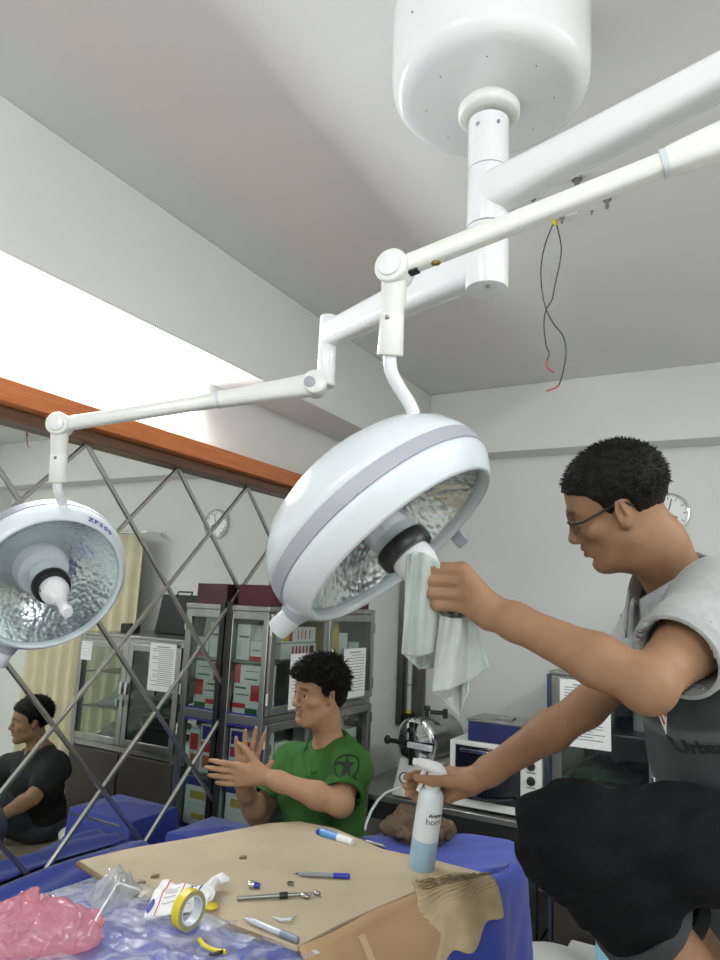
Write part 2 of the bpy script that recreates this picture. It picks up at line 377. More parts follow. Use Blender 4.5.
# tube lamp washing the wall above the rail (its glow burns out the wall)
t = thing('fluorescent_tube_lamp', (-2.06, 1.75, 2.58), 'long fluorescent tube lamp glaring white on the wall above the orange rail', 'lamp')
obj('batten', bx((XM - .02, 1.02, 2.592), (-2.082, 2.28, 2.608)), m_white, t, bevel=.004)
obj('tube', MB().cyl((-2.066, 1.06, 2.60), (-2.066, 2.24, 2.60), .014, seg=16), m_tube, t)
for y in (1.05, 2.25): obj('lamp_holder', bx((-2.085, y - .012, 2.578), (-2.045, y + .012, 2.632)), m_white, t, bevel=.003)

# ================================================================== CABINET BESIDE THE MIRROR (glass side towards us, doors facing the room)
XF = -1.865; CY0, CY1, CZT = 2.55, 3.53, 1.705; XA = XM + .012
ca = thing('instrument_cabinet', (-1.98, 3.04, 0), 'stainless steel glass-door cabinet standing against the mirror wall, maroon boxes on top', 'cabinet')
fr = MB()
for (x, y) in ((XA + .012, CY0 + .014), (XF - .014, CY0 + .014), (XA + .012, CY1 - .014), (XF - .014, CY1 - .014)): fr.box((x - .013, y - .015, .0), (x + .013, y + .015, CZT))
for z in (.06, .62, .70, 1.235, CZT - .02):
    fr.box((XA, CY0, z - .02), (XF, CY0 + .022, z + .02)); fr.box((XA, CY1 - .022, z - .02), (XF, CY1, z + .02)); fr.box((XF - .024, CY0, z - .02), (XF, CY1, z + .02))
obj('frame', fr, m_steel, ca, bevel=.002)
obj('edge_post', bx((XA - .008, CY0 - .012, .1), (XA + .022, CY0 + .02, CZT + .035)), m_black, ca, bevel=.003)
obj('top_panel', bx((XA - .004, CY0 - .008, CZT - .004), (XF + .008, CY1 + .008, CZT + .022)), m_steel, ca, bevel=.004)
obj('back_panel', bx((XA + .001, CY0 + .02, .05), (XA + .007, CY1 - .02, CZT - .02)), m_steeld, ca)
obj('far_side_panel', bx((XA + .01, CY1 - .012, .06), (XF - .02, CY1 - .006, CZT - .02)), m_steeld, ca)
obj('base_panel', bx((XA + .01, CY0 + .01, .05), (XF - .02, CY1 - .01, .62)), m_steeld, ca, bevel=.003)
SH = (.98, 1.245, 1.485)
for z in SH: obj('shelf', bx((XA + .008, CY0 + .022, z - .012), (XF - .03, CY1 - .022, z)), m_steeld, ca, bevel=.002)
obj('side_glass', bx((XA + .024, CY0 + .006, .72), (XF - .028, CY0 + .009, CZT - .04)), m_glass, ca, smooth=False)
obj('blue_side_strip', bx((XA + .024, CY0 + .002, 1.205), (XF - .004, CY0 + .0055, 1.262)), m_navy, ca)['label'] = 'dark blue strip across the glass side'
def cab_door(par, y0, y1, z0, z1, hy, xf=XF):
    d = MB(); w = .034
    d.box((xf, y0, z0), (xf + .016, y0 + w, z1)); d.box((xf, y1 - w, z0), (xf + .016, y1, z1)); d.box((xf, y0 + w, z0), (xf + .016, y1 - w, z0 + w)); d.box((xf, y0 + w, z1 - w), (xf + .016, y1 - w, z1))
    o = obj('door', d, m_steel, par, bevel=.002)
    obj('door_glass', bx((xf + .006, y0 + w - .004, z0 + w - .004), (xf + .009, y1 - w + .004, z1 - w + .004)), m_glass, o, smooth=False)
    obj('handle', MB().tube([(xf + .012, hy, (z0 + z1) / 2 - .05), (xf + .035, hy, (z0 + z1) / 2 - .04), (xf + .035, hy, (z0 + z1) / 2 + .04), (xf + .012, hy, (z0 + z1) / 2 + .05)], .005, 8), m_chrome, o)
    for z in (z0 + .07, z1 - .07):
        hz = MB().cyl((xf + .012, y1 + .002 if hy < (y0 + y1) / 2 else y0 - .002, z - .025), (xf + .012, y1 + .002 if hy < (y0 + y1) / 2 else y0 - .002, z + .025), .006, seg=8)
        obj('hinge', hz, m_chrome, o)
    return o
YM = 3.04
cab_door(ca, CY0 + .008, YM - .003, 1.262, CZT - .008, YM - .02); cab_door(ca, YM + .003, CY1 - .008, 1.262, CZT - .008, YM + .02)
cab_door(ca, CY0 + .008, YM - .003, .66, 1.225, YM - .02); cab_door(ca, YM + .003, CY1 - .008, .66, 1.225, YM + .02)

def sheet(name, o, X, Y, w, h, N, label, rows=14, grp=None, title=True):
    """a printed sheet with its lines of text"""
    o, X, Y, N = map(lambda q: np.asarray(q, float), (o, X, Y, N))
    p = obj(name, MB().obox(o, X * w / 2, Y * h / 2, N * .0006), m_paper, smooth=False); tag(p, label, 'paper', grp)
    ln = MB(); rr = random.Random(len(label) * 7 + rows)
    for i in range(rows):
        yy = h * (.42 - .84 * i / rows); ww = w * (.40 if (i or not title) else .25) * rr.choice((1, 1, .95, .7)); x0 = -w * .41 + ww if i or not title else 0
        ln.obox(o + X * x0 + Y * yy + N * .0009, X * ww, Y * h * .006 * (1.7 if i == 0 and title else 1), N * .0002)
    obj('printed_lines', ln, m_ink, p, smooth=False)
    return p
sheet('notice_sheet', (XF + .0175, 2.83, 1.395), (0, -1, 0), (0, 0, 1), .235, .245, (1, 0, 0), 'white printed notice on the nearer door of the mirror-side cabinet, left of the green-shirted person')
sheet('notice_sheet', (XF + .0175, 3.31, 1.40), (0, -1, 0), (0, 0, 1), .235, .25, (1, 0, 0), 'white printed notice on the farther door of the mirror-side cabinet, behind the green-shirted person\'s hair')

def carton(lo, hi, base, label, bands=(), name='medicine_carton', cat='box', grp=None, face='s'):
    """a carton; bands: (u0,u1,v0,v1,material) printed panels on its near end (s) or on the side to the room (r)"""
    o = obj(name, bx(lo, hi), base, bevel=.002); tag(o, label, cat, grp)
    for (u0, u1, v0, v1, mt) in bands:
        for fc in face:
            z0, z1 = lo[2] + (hi[2] - lo[2]) * v0, lo[2] + (hi[2] - lo[2]) * v1
            if fc == 's': b = bx((lo[0] + (hi[0] - lo[0]) * u0, lo[1] - .0012, z0), (lo[0] + (hi[0] - lo[0]) * u1, lo[1] + .001, z1))
            else: b = bx((hi[0] - .001, lo[1] + (hi[1] - lo[1]) * u0, z0), (hi[0] + .0012, lo[1] + (hi[1] - lo[1]) * u1, z1))
            obj('printed_panel', b, mt, o, smooth=False)
    return o
x0, x1 = XA + .03, XF - .045; w = x1 - x0; y0 = CY0 + .03
carton((x0, y0, 1.4865), (x0 + w * .5, y0 + .10, 1.642), m_paper, 'tall white carton on the top shelf at the cabinet\'s glass side', [(.1, .35, .1, .5, m_lgrey), (.2, .9, .62, .68, m_ink)])
carton((x0 + w * .54, y0, 1.4865), (x1, y0 + .10, 1.572), m_paper, 'short white carton with a red foot band on the top shelf at the glass side', [(0, 1, 0, .22, m_red), (.2, .8, .5, .56, m_ink)])
carton((x0, y0, 1.247), (x0 + w * .98, y0 + .12, 1.305), m_paper, 'flat white carton with red and green stripes, lowest in the pile of the glass side', [(0, .5, .55, .9, m_red), (.5, .95, .1, .6, m_gprint)])
carton((x0, y0 + .003, 1.3055), (x0 + w * .95, y0 + .12, 1.385), m_paper, 'white carton with a red end patch, in the middle of the glass-side pile', [(.68, 1, .1, .95, m_red), (.05, .5, .7, .8, m_gprint), (.1, .6, .35, .42, m_ink)])
carton((x0 + w * .03, y0, 1.3855), (x0 + w * .97, y0 + .12, 1.465), m_paper, 'white carton with a red left edge, topmost of the glass-side pile', [(0, .22, 0, 1, m_red), (.4, .9, .2, .28, m_gprint), (.4, .9, .65, .7, m_ink)])
carton((x0, y0, .982), (x0 + w * .55, y0 + .1, 1.19), m_paper, 'white carton with a blue cap print and red pattern behind the clapping hands', [(.1, .9, .68, .95, m_navy), (.1, .95, .42, .62, m_red), (.2, .8, .1, .35, m_orange)])
carton((x0 + w * .6, y0, .982), (x1, y0 + .1, 1.16), m_paper, 'white carton with orange and red blotches on the lower shelf of the glass side', [(.1, .9, .5, .9, m_red), (.15, .8, .1, .4, m_orange)])
carton((x0, y0, .722), (x1, y0 + .12, .842), m_paper, 'white carton with a purple-blue bottom stripe, lowest on the bottom shelf', [(0, 1, 0, .3, m_navy), (.2, .7, .5, .7, m_yellow)])
carton((x0, y0, .843), (x1, y0 + .12, .955), m_paper, 'white carton with a purple-blue top stripe on the bottom shelf pile', [(0, 1, .7, 1, m_navy), (.2, .8, .2, .5, m_yellow)])
# upper shelves behind the doors
yy = CY0 + .17
for i, (z, dy, lab, bd) in enumerate((
        (1.4865, .30, 'long white carton with red strokes, lower in the door pile', [(.30, .34, .2, .8, m_red), (.40, .44, .2, .8, m_red), (.50, .54, .2, .8, m_red), (.60, .64, .2, .8, m_red), (.70, .74, .2, .8, m_red), (.80, .92, .2, .8, m_maroon)]),
        (1.562, .29, 'long white carton with a yellow corner and red strokes, upper in the door pile', [(.02, .2, .1, .9, m_yellow), (.2, .3, .1, .9, m_red), (.45, .48, .2, .8, m_red), (.56, .59, .2, .8, m_red), (.67, .7, .2, .8, m_red), (.8, .83, .2, .8, m_red)]))):
    carton((x0, yy, z), (x1, yy + dy, z + .072), m_paper, lab, bd, face='r')
carton((x0 + .02, 3.12, 1.4865), (x1, 3.235, 1.655), m_yellow, 'upright yellow folder box behind the farther cabinet door', [(.2, .8, .5, .8, m_yel2)], name='folder_box', face='r')
carton((x0 + .02, 3.245, 1.4865), (x1, 3.33, 1.60), m_paper, 'upright white carton next to the yellow folder box', [(.1, .9, .2, .3, m_lgrey)], face='r')
carton((x0 + .02, 3.35, 1.4865), (x1, 3.46, 1.55), m_lgrey, 'low grey carton at the far end of the upper shelf', [(.1, .9, .3, .5, m_paper)], face='r')
for i, (ya, za, hh, lab) in enumerate(((2.60, .9815, .19, 'taller white packet with two dark ovals beside the clapping hands'), (2.72, .9815, .14, 'shorter white packet with three dark ovals beside the green sleeve'))):
    p = carton((x1 - .03, ya, za), (x1, ya + .11, za + hh), m_paper, lab, name='glove_packet', cat='packet')
    e = MB()
    for k in range(2 + i): e.ell((x1 + .0012, ya + .11 * (.22 + .28 * k) if i else ya + .03 + .05 * k, za + hh * .62), V(.001, .012, .024), 12, 8)
    obj('dark_oval_print', e, m_ink, p)
for i, (ya, yb_, h_) in enumerate(((3.08, 3.22, .15), (3.25, 3.33, .19), (3.36, 3.47, .12))):
    carton((x0, ya, .982), (x1, yb_, .982 + h_), (m_paper, m_lgrey, m_paper)[i], ('wide pale carton low behind the farther door', 'tall grey carton low behind the farther door', 'small pale carton at the far end behind the lower door')[i], [(.1, .9, .5, .6, m_ink)], face='r')
# boxes on top
carton((XA + .02, CY0 + .03, CZT + .0225), (XF - .02, CY0 + .46, CZT + .115), m_maroon, 'nearer maroon box lying on the mirror-side cabinet', (), name='storage_box')
carton((XA + .03, CY0 + .48, CZT + .0225), (XF - .015, CY1 - .03, CZT + .115), m_maroon, 'farther maroon box on the mirror-side cabinet, under the orange carton', [(.22, .30, .1, .45, m_paper)], name='storage_box', face='r')
carton((XA + .05, 3.13, CZT + .116), (XF - .03, CY1 - .04, CZT + .19), m_orange, 'orange-brown carton lying on the farther maroon box', (), name='storage_box')

# ================================================================== BACK WALL: counter, oven, autoclave, lamp, clock
ct = thing('work_counter', (-1.3, 3.9, 0), 'low steel-topped counter along the back wall carrying the oven and autoclave', 'counter')
CT = .755
obj('worktop', bx((-2.02, 3.55, CT - .03), (-.945, 4.28, CT)), m_steel, ct, bevel=.004)
obj('dark_front_rail', bx((-2.02, 3.56, CT - .12), (-.96, 3.60, CT - .03)), m_black, ct, bevel=.003)
for (x, y) in ((-1.99, 3.6), (-.985, 3.6), (-1.99, 4.24), (-.985, 4.24)): obj('leg', bx((x - .02, y - .02, 0), (x + .02, y + .02, CT - .03)), m_black, ct, bevel=.003)
obj('lower_shelf', bx((-2.0, 3.6, .2), (-.97, 4.25, .22)), m_steeld, ct)

OV0, OV1, OZ0, OZ1, OY = -1.42, -.942, CT + .012, 1.083, 3.60
ov = thing('toaster_oven', ((OV0 + OV1) / 2, OY + .18, CT), 'white toaster oven with a dark glass door and three black knobs', 'oven')
b = MB(); w = .028
b.box((OV0, OY + .02, OZ0), (OV1, OY + .31, OZ1)); obj('body', b, m_cream, ov, bevel=.006)
f = MB(); dx1 = OV1 - .105
f.box((OV0, OY, OZ0), (OV0 + w, OY + .02, OZ1)); f.box((dx1, OY, OZ0), (OV1, OY + .02, OZ1)); f.box((OV0 + w, OY, OZ0), (dx1, OY + .02, OZ0 + .035)); f.box((OV0 + w, OY, OZ1 - .022), (dx1, OY + .02, OZ1))
obj('front_frame', f, m_cream, ov, bevel=.003)
dr = obj('door', bx((OV0 + w + .002, OY + .004, OZ0 + .037), (dx1 - .002, OY + .018, OZ1 - .024)), M('oven_glass', (.010, .011, .017), .12), ov, bevel=.004)
hb = MB()
for k in range(17): pass
pts = [(OV0 + w + .03 + (dx1 - OV0 - w - .06) * k / 16, OY - .012 - .016 * sin(pi * k / 16), OZ0 + .075 - .022 * sin(pi * k / 16)) for k in range(17)]
obj('handle', hb.tube(pts, .008, 10), m_black, dr)
obj('top_handle', bx((OV0 + w + .03, OY - .012, OZ1 - .052), (dx1 - .03, OY + .006, OZ1 - .036)), m_chrome, dr, bevel=.003)
for i, z in enumerate((OZ1 - .075, OZ1 - .145, OZ1 - .215)):
    kx = (dx1 + OV1) / 2; kb = obj('knob', MB().cyl((kx, OY, z), (kx, OY - .022, z), .022, .017, 20, .003), m_black, ov)
    obj('pointer', bx((kx - .0025, OY - .0235, z - .015), (kx + .0025, OY - .0215, z + .015)), m_blackm, kb)
    obj('dial_marks', bx((kx - .022, OY - .001, z - .034), (kx + .022, OY + .001, z - .029)), m_ink, ov)
for (x, y) in ((OV0 + .04, OY + .05), (OV1 - .04, OY + .05), (OV0 + .04, OY + .27), (OV1 - .04, OY + .27)): obj('foot', MB().cyl((x, y, CT), (x, y, OZ0), .014, seg=12), m_black, ov)
sb = thing('blue_steriliser_box', (-1.17, OY + .14, OZ1), 'dark blue box with a grey lid sitting on top of the toaster oven', 'box')
obj('body', bx((-1.335, OY + .03, OZ1 + .0005), (-1.015, OY + .26, OZ1 + .096)), M('blue_box', (.018, .028, .14), .45, var=.4, vscale=22), sb, bevel=.004)
obj('lid', bx((-1.34, OY + .025, OZ1 + .0965), (-1.01, OY + .265, OZ1 + .112)), m_steel, sb, bevel=.004)
obj('lid_grip', bx((-1.21, OY + .10, OZ1 + .112), (-1.12, OY + .18, OZ1 + .122)), m_steel, sb, bevel=.003)

au = thing('autoclave', (-1.6, 3.9, CT), 'small tabletop autoclave with a round polished door and a pressure gauge', 'autoclave')
LC = V(-1.63, 3.62, 1.035); ad = V(.18, .98, .03); ad /= np.linalg.norm(ad)
obj('chamber', MB().lathe(LC, ad, [(0, .02), (.115, .02), (.122, .035), (.122, .30), (.10, .34), (0, .35)], 40), m_steel, au)
dk = obj('door', MB().lathe(LC, ad, [(0, -.028), (.03, -.03), (.055, -.022), (.10, -.008), (.118, -.004), (.128, .004), (.128, .02), (0, .021)], 48), m_chrome, au)
side = np.cross(ad, V(0, 0, 1)); side /= np.linalg.norm(side); upv = np.cross(side, ad)
obj('locking_bar', MB().obox(LC - ad * .045, side * .15, upv * .012, ad * .010), m_black, dk, bevel=.003)
obj('locking_grip', MB().obox(LC - ad * .062 + side * .075, side * .075, upv * .014, ad * .012), m_lgrey, dk, bevel=.004)
obj('door_clamp', MB().cyl(LC - ad * .03 + upv * .07, LC - ad * .055 + upv * .07, .014, seg=16).obox(LC - ad * .03, side * .014, upv * .11, ad * .006), m_black, dk)
obj('grip_end', MB().ell(LC - ad * .045 - side * .15, V(.02, .02, .024), 14, 10), m_black, dk)
vp = LC + ad * .11 + V(0, 0, .12)
obj('safety_valve', MB().cyl(vp, vp + V(0, 0, .035), .011).cyl(vp + V(0, 0, .035), vp + V(0, 0, .06), .02, .017, 16, .003).cyl(vp + V(.02, 0, .028), vp + V(.10, .02, .028), .012).cyl(vp + V(.10, .02, .0), vp + V(.10, .02, .05), .014), m_black, au)
bs = MB(); bz = CT + .004
for_v = [(-1.745, 3.585, bz), (-1.475, 3.585, bz), (-1.475, 3.9, bz), (-1.745, 3.9, bz), (-1.715, 3.62, bz + .19), (-1.47, 3.62, bz + .19), (-1.48, 3.88, bz + .19), (-1.715, 3.88, bz + .19)]
bs.add(for_v, [(3, 2, 1, 0), (4, 5, 6, 7), (0, 1, 5, 4), (1, 2, 6, 5), (2, 3, 7, 6), (3, 0, 4, 7)])
obj('base_housing', bs, m_cream, au, bevel=.006)
gc = V(-1.668, 3.592, CT + .10); gn = V(0, -1, .18)
gg = obj('pressure_gauge', MB().lathe(gc, gn, [(0, 0), (.029, 0), (.029, .014), (.024, .016), (.024, .010), (0, .010)], 28), m_black, au)
obj('gauge_face', MB().lathe(gc, gn, [(0, .011), (.0235, .011), (.0235, .0105), (0, .0105)], 24), m_paper, gg)
gnn = gn / np.linalg.norm(gn); obj('gauge_needle', MB().obox(gc + gnn * .0125 + V(.003, 0, .004), V(.010, 0, .012), V(.0012, 0, -.001), gnn * .0004), m_ink, gg)
hs = [P(385, 793, 3.62), P(378, 800, 3.52), P(371, 811, 3.42), P(366, 824, 3.32), P(363, 836, 3.22)]
hose = obj('drain_hose', MB().tube([V(-1.70, 3.60, CT + .05)] + hs, .007, 10), m_white); tag(hose, 'thin white hose curving down from the autoclave\'s base', 'hose')

uv = thing('ultraviolet_wall_lamp', (-2.0, YB, 1.49), 'tall steel wall lamp with one vertical glass tube on the back wall', 'lamp')
ua, ub = -2.096, -1.912
bk = MB(); bk.box((ua, YB - .02, .985), (ub, YB - .001, 2.02)); obj('back_plate', bk, m_steeld, uv, bevel=.002)
for (a, c) in ((ua, ua + .035), (ub - .035, ub)): obj('side_wing', MB().add([(a, YB - .02, .99), (c, YB - .02, .99), (c, YB - .05, .99), (a, YB - .065, .99), (a, YB - .02, 2.015), (c, YB - .02, 2.015), (c, YB - .05, 2.015), (a, YB - .065, 2.015)], [(3, 2, 1, 0), (4, 5, 6, 7), (0, 1, 5, 4), (1, 2, 6, 5), (2, 3, 7, 6), (3, 0, 4, 7)]), M('dark_steel_wing', (.10, .10, .095), .35, .8), uv)
ux = (ua + ub) / 2
obj('glass_tube', MB().cyl((ux, YB - .06, 1.09), (ux, YB - .06, 1.93), .016, seg=18), M('quartz_tube', (.62, .62, .58), .12, coat=.6), uv)
for z in (1.045, 1.955):
    s_ = obj('tube_socket', bx((ux - .028, YB - .085, z - .025), (ux + .028, YB - .02, z + .025)), m_black, uv, bevel=.004)
    obj('yellow_end_cap', MB().cyl((ux, YB - .06, z + (.025 if z < 1.5 else -.045)), (ux, YB - .06, z + (.045 if z < 1.5 else -.025)), .0165, seg=16), m_yel2, s_)
for z in (1.25, 1.80): obj('tube_clip', MB().lathe((ux, YB - .06, z), (0, 0, 1), [(.0162, -.005), (.018, -.005), (.018, .005), (.0162, .005)], 20, True), m_steeld, uv)

CK = on(668, 513, 1, YB - .03); ckx, ckz = CK[0], CK[2]
ck = thing('wall_clock', (ckx, YB, ckz), 'round white wall clock with a silver rim high on the back wall', 'clock')
obj('rim', MB().lathe((ckx, YB, ckz), (0, -1, 0), [(0.1035, .002), (0.1188, .002), (0.1206, .02), (0.1152, .036), (0.1062, .04), (0.1017, .03), (0.1017, .02)], 56), m_chrome, ck)
m_dial = M('clock_dial', (.93, .94, .93), .5)
obj('dial', MB().lathe((ckx, YB, ckz), (0, -1, 0), [(0, .004), (0.1044, .004), (0.1044, .022), (0, .022)], 56), m_dial, ck)
tk = MB()
for i in range(12):
    a = i * pi / 6; tk.obox((ckx + 0.0882 * sin(a), YB - .0226, ckz + 0.0882 * cos(a)), V(.0025, 0, 0) if i % 6 == 0 else V(cos(a), 0, -sin(a)) * .002, V(sin(a), 0, cos(a)) * .010, V(0, .0005, 0))
obj('hour_marks', tk, m_ink, ck)
for nm, a, l, wd in (('hour_hand', 2.1, .058, .0035), ('minute_hand', .25, .085, .0025)):
    d = V(sin(a), 0, cos(a)); obj(nm, MB().obox(V(ckx, YB - .026 - .001 * (l > .06), ckz) + d * l * .42, d * l * .58, V(cos(a), 0, -sin(a)) * wd, V(0, .0006, 0)), m_black, ck)

# ================================================================== CABINET ON THE BACK WALL (right part hidden by the polo-shirted person, seen again in the mirror)
BX0, BX1, BY, BZT = -.893, .10, 3.60, 1.455
cb = thing('supply_cabinet', (-.42, 3.9, 0), 'wide steel glass-door cabinet on the back wall behind the person in the grey polo', 'cabinet')
fb = MB()
for x in (BX0 + .02, BX1 - .02, ):
    for y in (BY + .02, YB - .04): fb.box((x - .02, y - .02, 0), (x + .02, y + .02, BZT))
for z in (.06, .72, BZT - .018): fb.box((BX0, BY, z - .018), (BX1, BY + .03, z + .018)); fb.box((BX0, YB - .06, z - .018), (BX1, YB - .03, z + .018)); fb.box((BX0, BY, z - .018), (BX0 + .03, YB - .03, z + .018)); fb.box((BX1 - .03, BY, z - .018), (BX1, YB - .03, z + .018))
obj('frame', fb, m_steel, cb, bevel=.003)
obj('blue_edge_post', bx((BX0 - .022, BY - .004, .25), (BX0 - .002, BY + .03, BZT)), M('blue_grey_post', (.05, .07, .13), .4, .5), cb, bevel=.002)
obj('top_panel', bx((BX0 - .01, BY - .01, BZT), (BX1 + .01, YB - .02, BZT + .018)), m_steel, cb, bevel=.003)
obj('back_panel', bx((BX0 + .02, YB - .045, .05), (BX1 - .02, YB - .038, BZT - .01)), m_steeld, cb)
obj('lower_box', bx((BX0 + .01, BY + .012, .04), (BX1 - .01, YB - .05, .70)), M('brown_grey_metal', (.10, .085, .07), .5, .3, var=.2), cb, bevel=.003)
for z in (.96, 1.20): obj('shelf', bx((BX0 + .03, BY + .04, z - .008), (BX1 - .03, YB - .05, z)), m_steeld, cb)
for x in (BX0 + .006, BX1 - .009): obj('side_glass', bx((x, BY + .04, .75), (x + .003, YB - .06, BZT - .04)), m_glass, cb, smooth=False)
XMID = -.405
def bdoor(x0, x1, hx):
    d = MB(); w = .045; z0, z1 = .745, BZT - .035; y = BY - .018
    d.box((x0, y, z0), (x0 + w, y + .018, z1)); d.box((x1 - w, y, z0), (x1, y + .018, z1)); d.box((x0 + w, y, z0), (x1 - w, y + .018, z0 + w)); d.box((x0 + w, y, z1 - w), (x1 - w, y + .018, z1))
    o = obj('door', d, m_steel, cb, bevel=.003); obj('door_glass', bx((x0 + w, y + .007, z0 + w), (x1 - w, y + .010, z1 - w)), m_glass, o, smooth=False)
    obj('latch', MB().box((hx - .012, y - .02, 1.08), (hx + .012, y, 1.16)).cyl((hx, y - .03, 1.0), (hx, y - .03, 1.05), .012, seg=12), m_chrome, o, bevel=.003)
bdoor(BX0 + .004, XMID - .002, XMID - .024); bdoor(XMID + .002, BX1 - .004, XMID + .024)
for x in ((BX0 + XMID) / 2, (BX1 + XMID) / 2): obj('lower_door', bx((x - .24, BY - .012, .08), (x + .24, BY + .006, .69)), M('dark_lower_door', (.07, .06, .052), .45, .4), cb, bevel=.004)
sheet('notice_sheet', (-.73, BY - .0192, 1.285), (1, 0, 0), (0, 0, 1), .235, .31, (0, -1, 0), 'white printed notice on the back cabinet\'s glass door, beside the bare forearms', 20)
sheet('notice_sheet', (.01, BY - .0192, 1.345), (1, 0, 0), (0, 0, 1), .11, .13, (0, -1, 0), 'small white note near the outer corner of the back cabinet\'s farther door', 5)
def crumple(o, w, d, h, seed, n=26):
    def fn(u, v):
        e = min(u, 1 - u, v, 1 - v) * 4; p = Vector((u * 3.2 + seed, v * 3.2, seed * .7)); q = mnoise.turbulence(p, 4, True)
        return (o[0] + (u - .5) * w, o[1] + (v - .5) * d, o[2] + .004 + h * min(1, e) * (.35 + .9 * q))
    return MB().grid(fn, n, n)
tag(obj('plastic_pouch', crumple((-.20, 3.82, .965), .36, .3, .10, 3), glass('pouch_film', (.8, .85, .82), .2, .35, .15)), 'clear plastic pouches heaped on the back cabinet\'s middle shelf', 'pouch')
tag(obj('plastic_pouch', crumple((-.20, 3.82, .742), .36, .3, .11, 5), glass('pouch_film_low', (.8, .85, .82), .2, .35, .15)), 'clear plastic pouches heaped on the back cabinet\'s bottom shelf', 'pouch')
tag(obj('plastic_pouch', crumple((-.69, 3.84, .965), .34, .28, .08, 9), glass('green_film', (.55, .66, .58), .22, .28, .12, (.35, .45, .38))), 'greenish crumpled plastic wrap on the shelf under the notice', 'pouch')
eq = thing('equipment_case', (-.66, 3.9, .742), 'black equipment case low in the back cabinet\'s nearer bay', 'case')
obj('body', bx((-.84, 3.72, .742), (-.46, 4.1, .93)), m_blackm, eq, bevel=.01); obj('grip', MB().tube([(-.73, 3.715, .86), (-.73, 3.69, .87), (-.57, 3.69, .87), (-.57, 3.715, .86)], .008, 8), m_black, eq)
for i, (x, h_) in enumerate(((-.78, .14), (-.66, .17), (-.52, .12))):
    bt = thing('reagent_bottle', (x, 3.85, 1.2), ('squat bottle at the outer end of the upper shelf behind the notice', 'tallest bottle on the upper shelf behind the notice', 'small bottle by the middle stile on the upper shelf')[i], 'bottle')
    obj('body', MB().lathe((x, 3.85, 1.2005), (0, 0, 1), [(0, 0), (.03, 0), (.032, .004), (.032, h_ * .65), (.014, h_ * .82), (.014, h_ * .86), (0, h_ * .86)], 20), (m_lgrey, m_steeld, m_paper)[i], bt)
    obj('cap', MB().cyl((x, 3.85, 1.2005 + h_ * .86), (x, 3.85, 1.2005 + h_), .015, seg=16), m_black, bt)
bb = thing('black_carrying_case', (-.37, 3.98, BZT + .018), 'black case standing upright on the back cabinet, seen in the mirror', 'case')
obj('body', MB().obox((-.43, 4.06, BZT + .166), V(.205, 0, 0), V(0, .05, .0), V(0, .03, .146)), m_blackm, bb, bevel=.012)
obj('handle', MB().tube([(-.50, 4.06, BZT + .31), (-.50, 4.07, BZT + .335), (-.36, 4.07, BZT + .335), (-.36, 4.06, BZT + .31)], .007, 8), m_black, bb)
sp = thing('small_black_speaker', (-.12, 3.85, BZT + .018), 'little black box beside the upright case on the back cabinet', 'box')
obj('body', bx((-.17, 3.8, BZT + .0185), (-.07, 3.9, BZT + .085)), m_blackm, sp, bevel=.004); obj('plug', MB().tube([(-.17, 3.85, BZT + .05), (-.2, 3.84, BZT + .06), (-.23, 3.83, BZT + .022)], .004, 8), m_black, sp)

# curtain at the far right of the back wall (seen in the mirror)
cu = thing('window_curtain', (.75, 4.22, 2.3), 'pale cream floor-length curtain on the back wall, seen in the mirror', 'curtain')
obj('curtain_panel', MB().grid(lambda u, v: (.2 + 1.35 * u, 4.20 + .03 * sin(u * 58) * (.6 + .4 * v), 2.25 - 2.1 * v), 140, 6), m_curtain, cu, solid=.004)
obj('curtain_rod', MB().cyl((.15, 4.21, 2.27), (1.65, 4.21, 2.27), .012), m_chrome, cu)
for x in (.2, 1.6): obj('rod_bracket', bx((x - .01, 4.2, 2.262), (x + .01, YB, 2.282)), m_chrome, cu)

# ================================================================== SURGICAL LIGHTS
MX, MY = -.496, 1.427
mt = thing('ceiling_mount', (MX, MY, HC), 'large white drum on the ceiling with the vertical post that carries both lamp arms', 'lamp mount')
ZD = HC - .232
dm = obj('mount_cover', MB().lathe((MX, MY, HC), (0, 0, -1), [(0, .001), (.236, .001), (.234, .16), (.231, .195), (.222, .216), (.206, .228), (.185, .232), (0, .232)], 72), m_white, mt, angle=60)
sc_ = MB()
for a in range(8):
    an = a * pi / 4 + .3; sc_.ell((MX + .235 * cos(an), MY + .235 * sin(an), HC - .05), V(.003, .003, .003), 8, 6).ell((MX + .2345 * cos(an), MY + .2345 * sin(an), HC - .11), V(.003, .003, .003), 8, 6)
    sc_.ell((MX + .15 * cos(an), MY + .15 * sin(an), ZD + .001), V(.0028, .0028, .002), 8, 6)
obj('screw', sc_, m_steeld, dm)
obj('flange', MB().lathe((MX, MY, ZD), (0, 0, -1), [(0, -.01), (.060, -.01), (.060, .012), (.073, .016), (.073, .034), (.066, .039), (.05, .040), (0, .040)], 48), m_cream, mt, angle=60)
obj('post', MB().cyl((MX, MY, ZD - .05), (MX, MY, 2.762), .0475, seg=40), m_white, mt)
obj('post_screw', MB().ell((MX - .01, MY - .047, 2.86), V(.005, .003, .005), 8, 6).ell((MX + .035, MY - .034, 2.86), V(.005, .003, .005), 8, 6), m_steeld, mt)

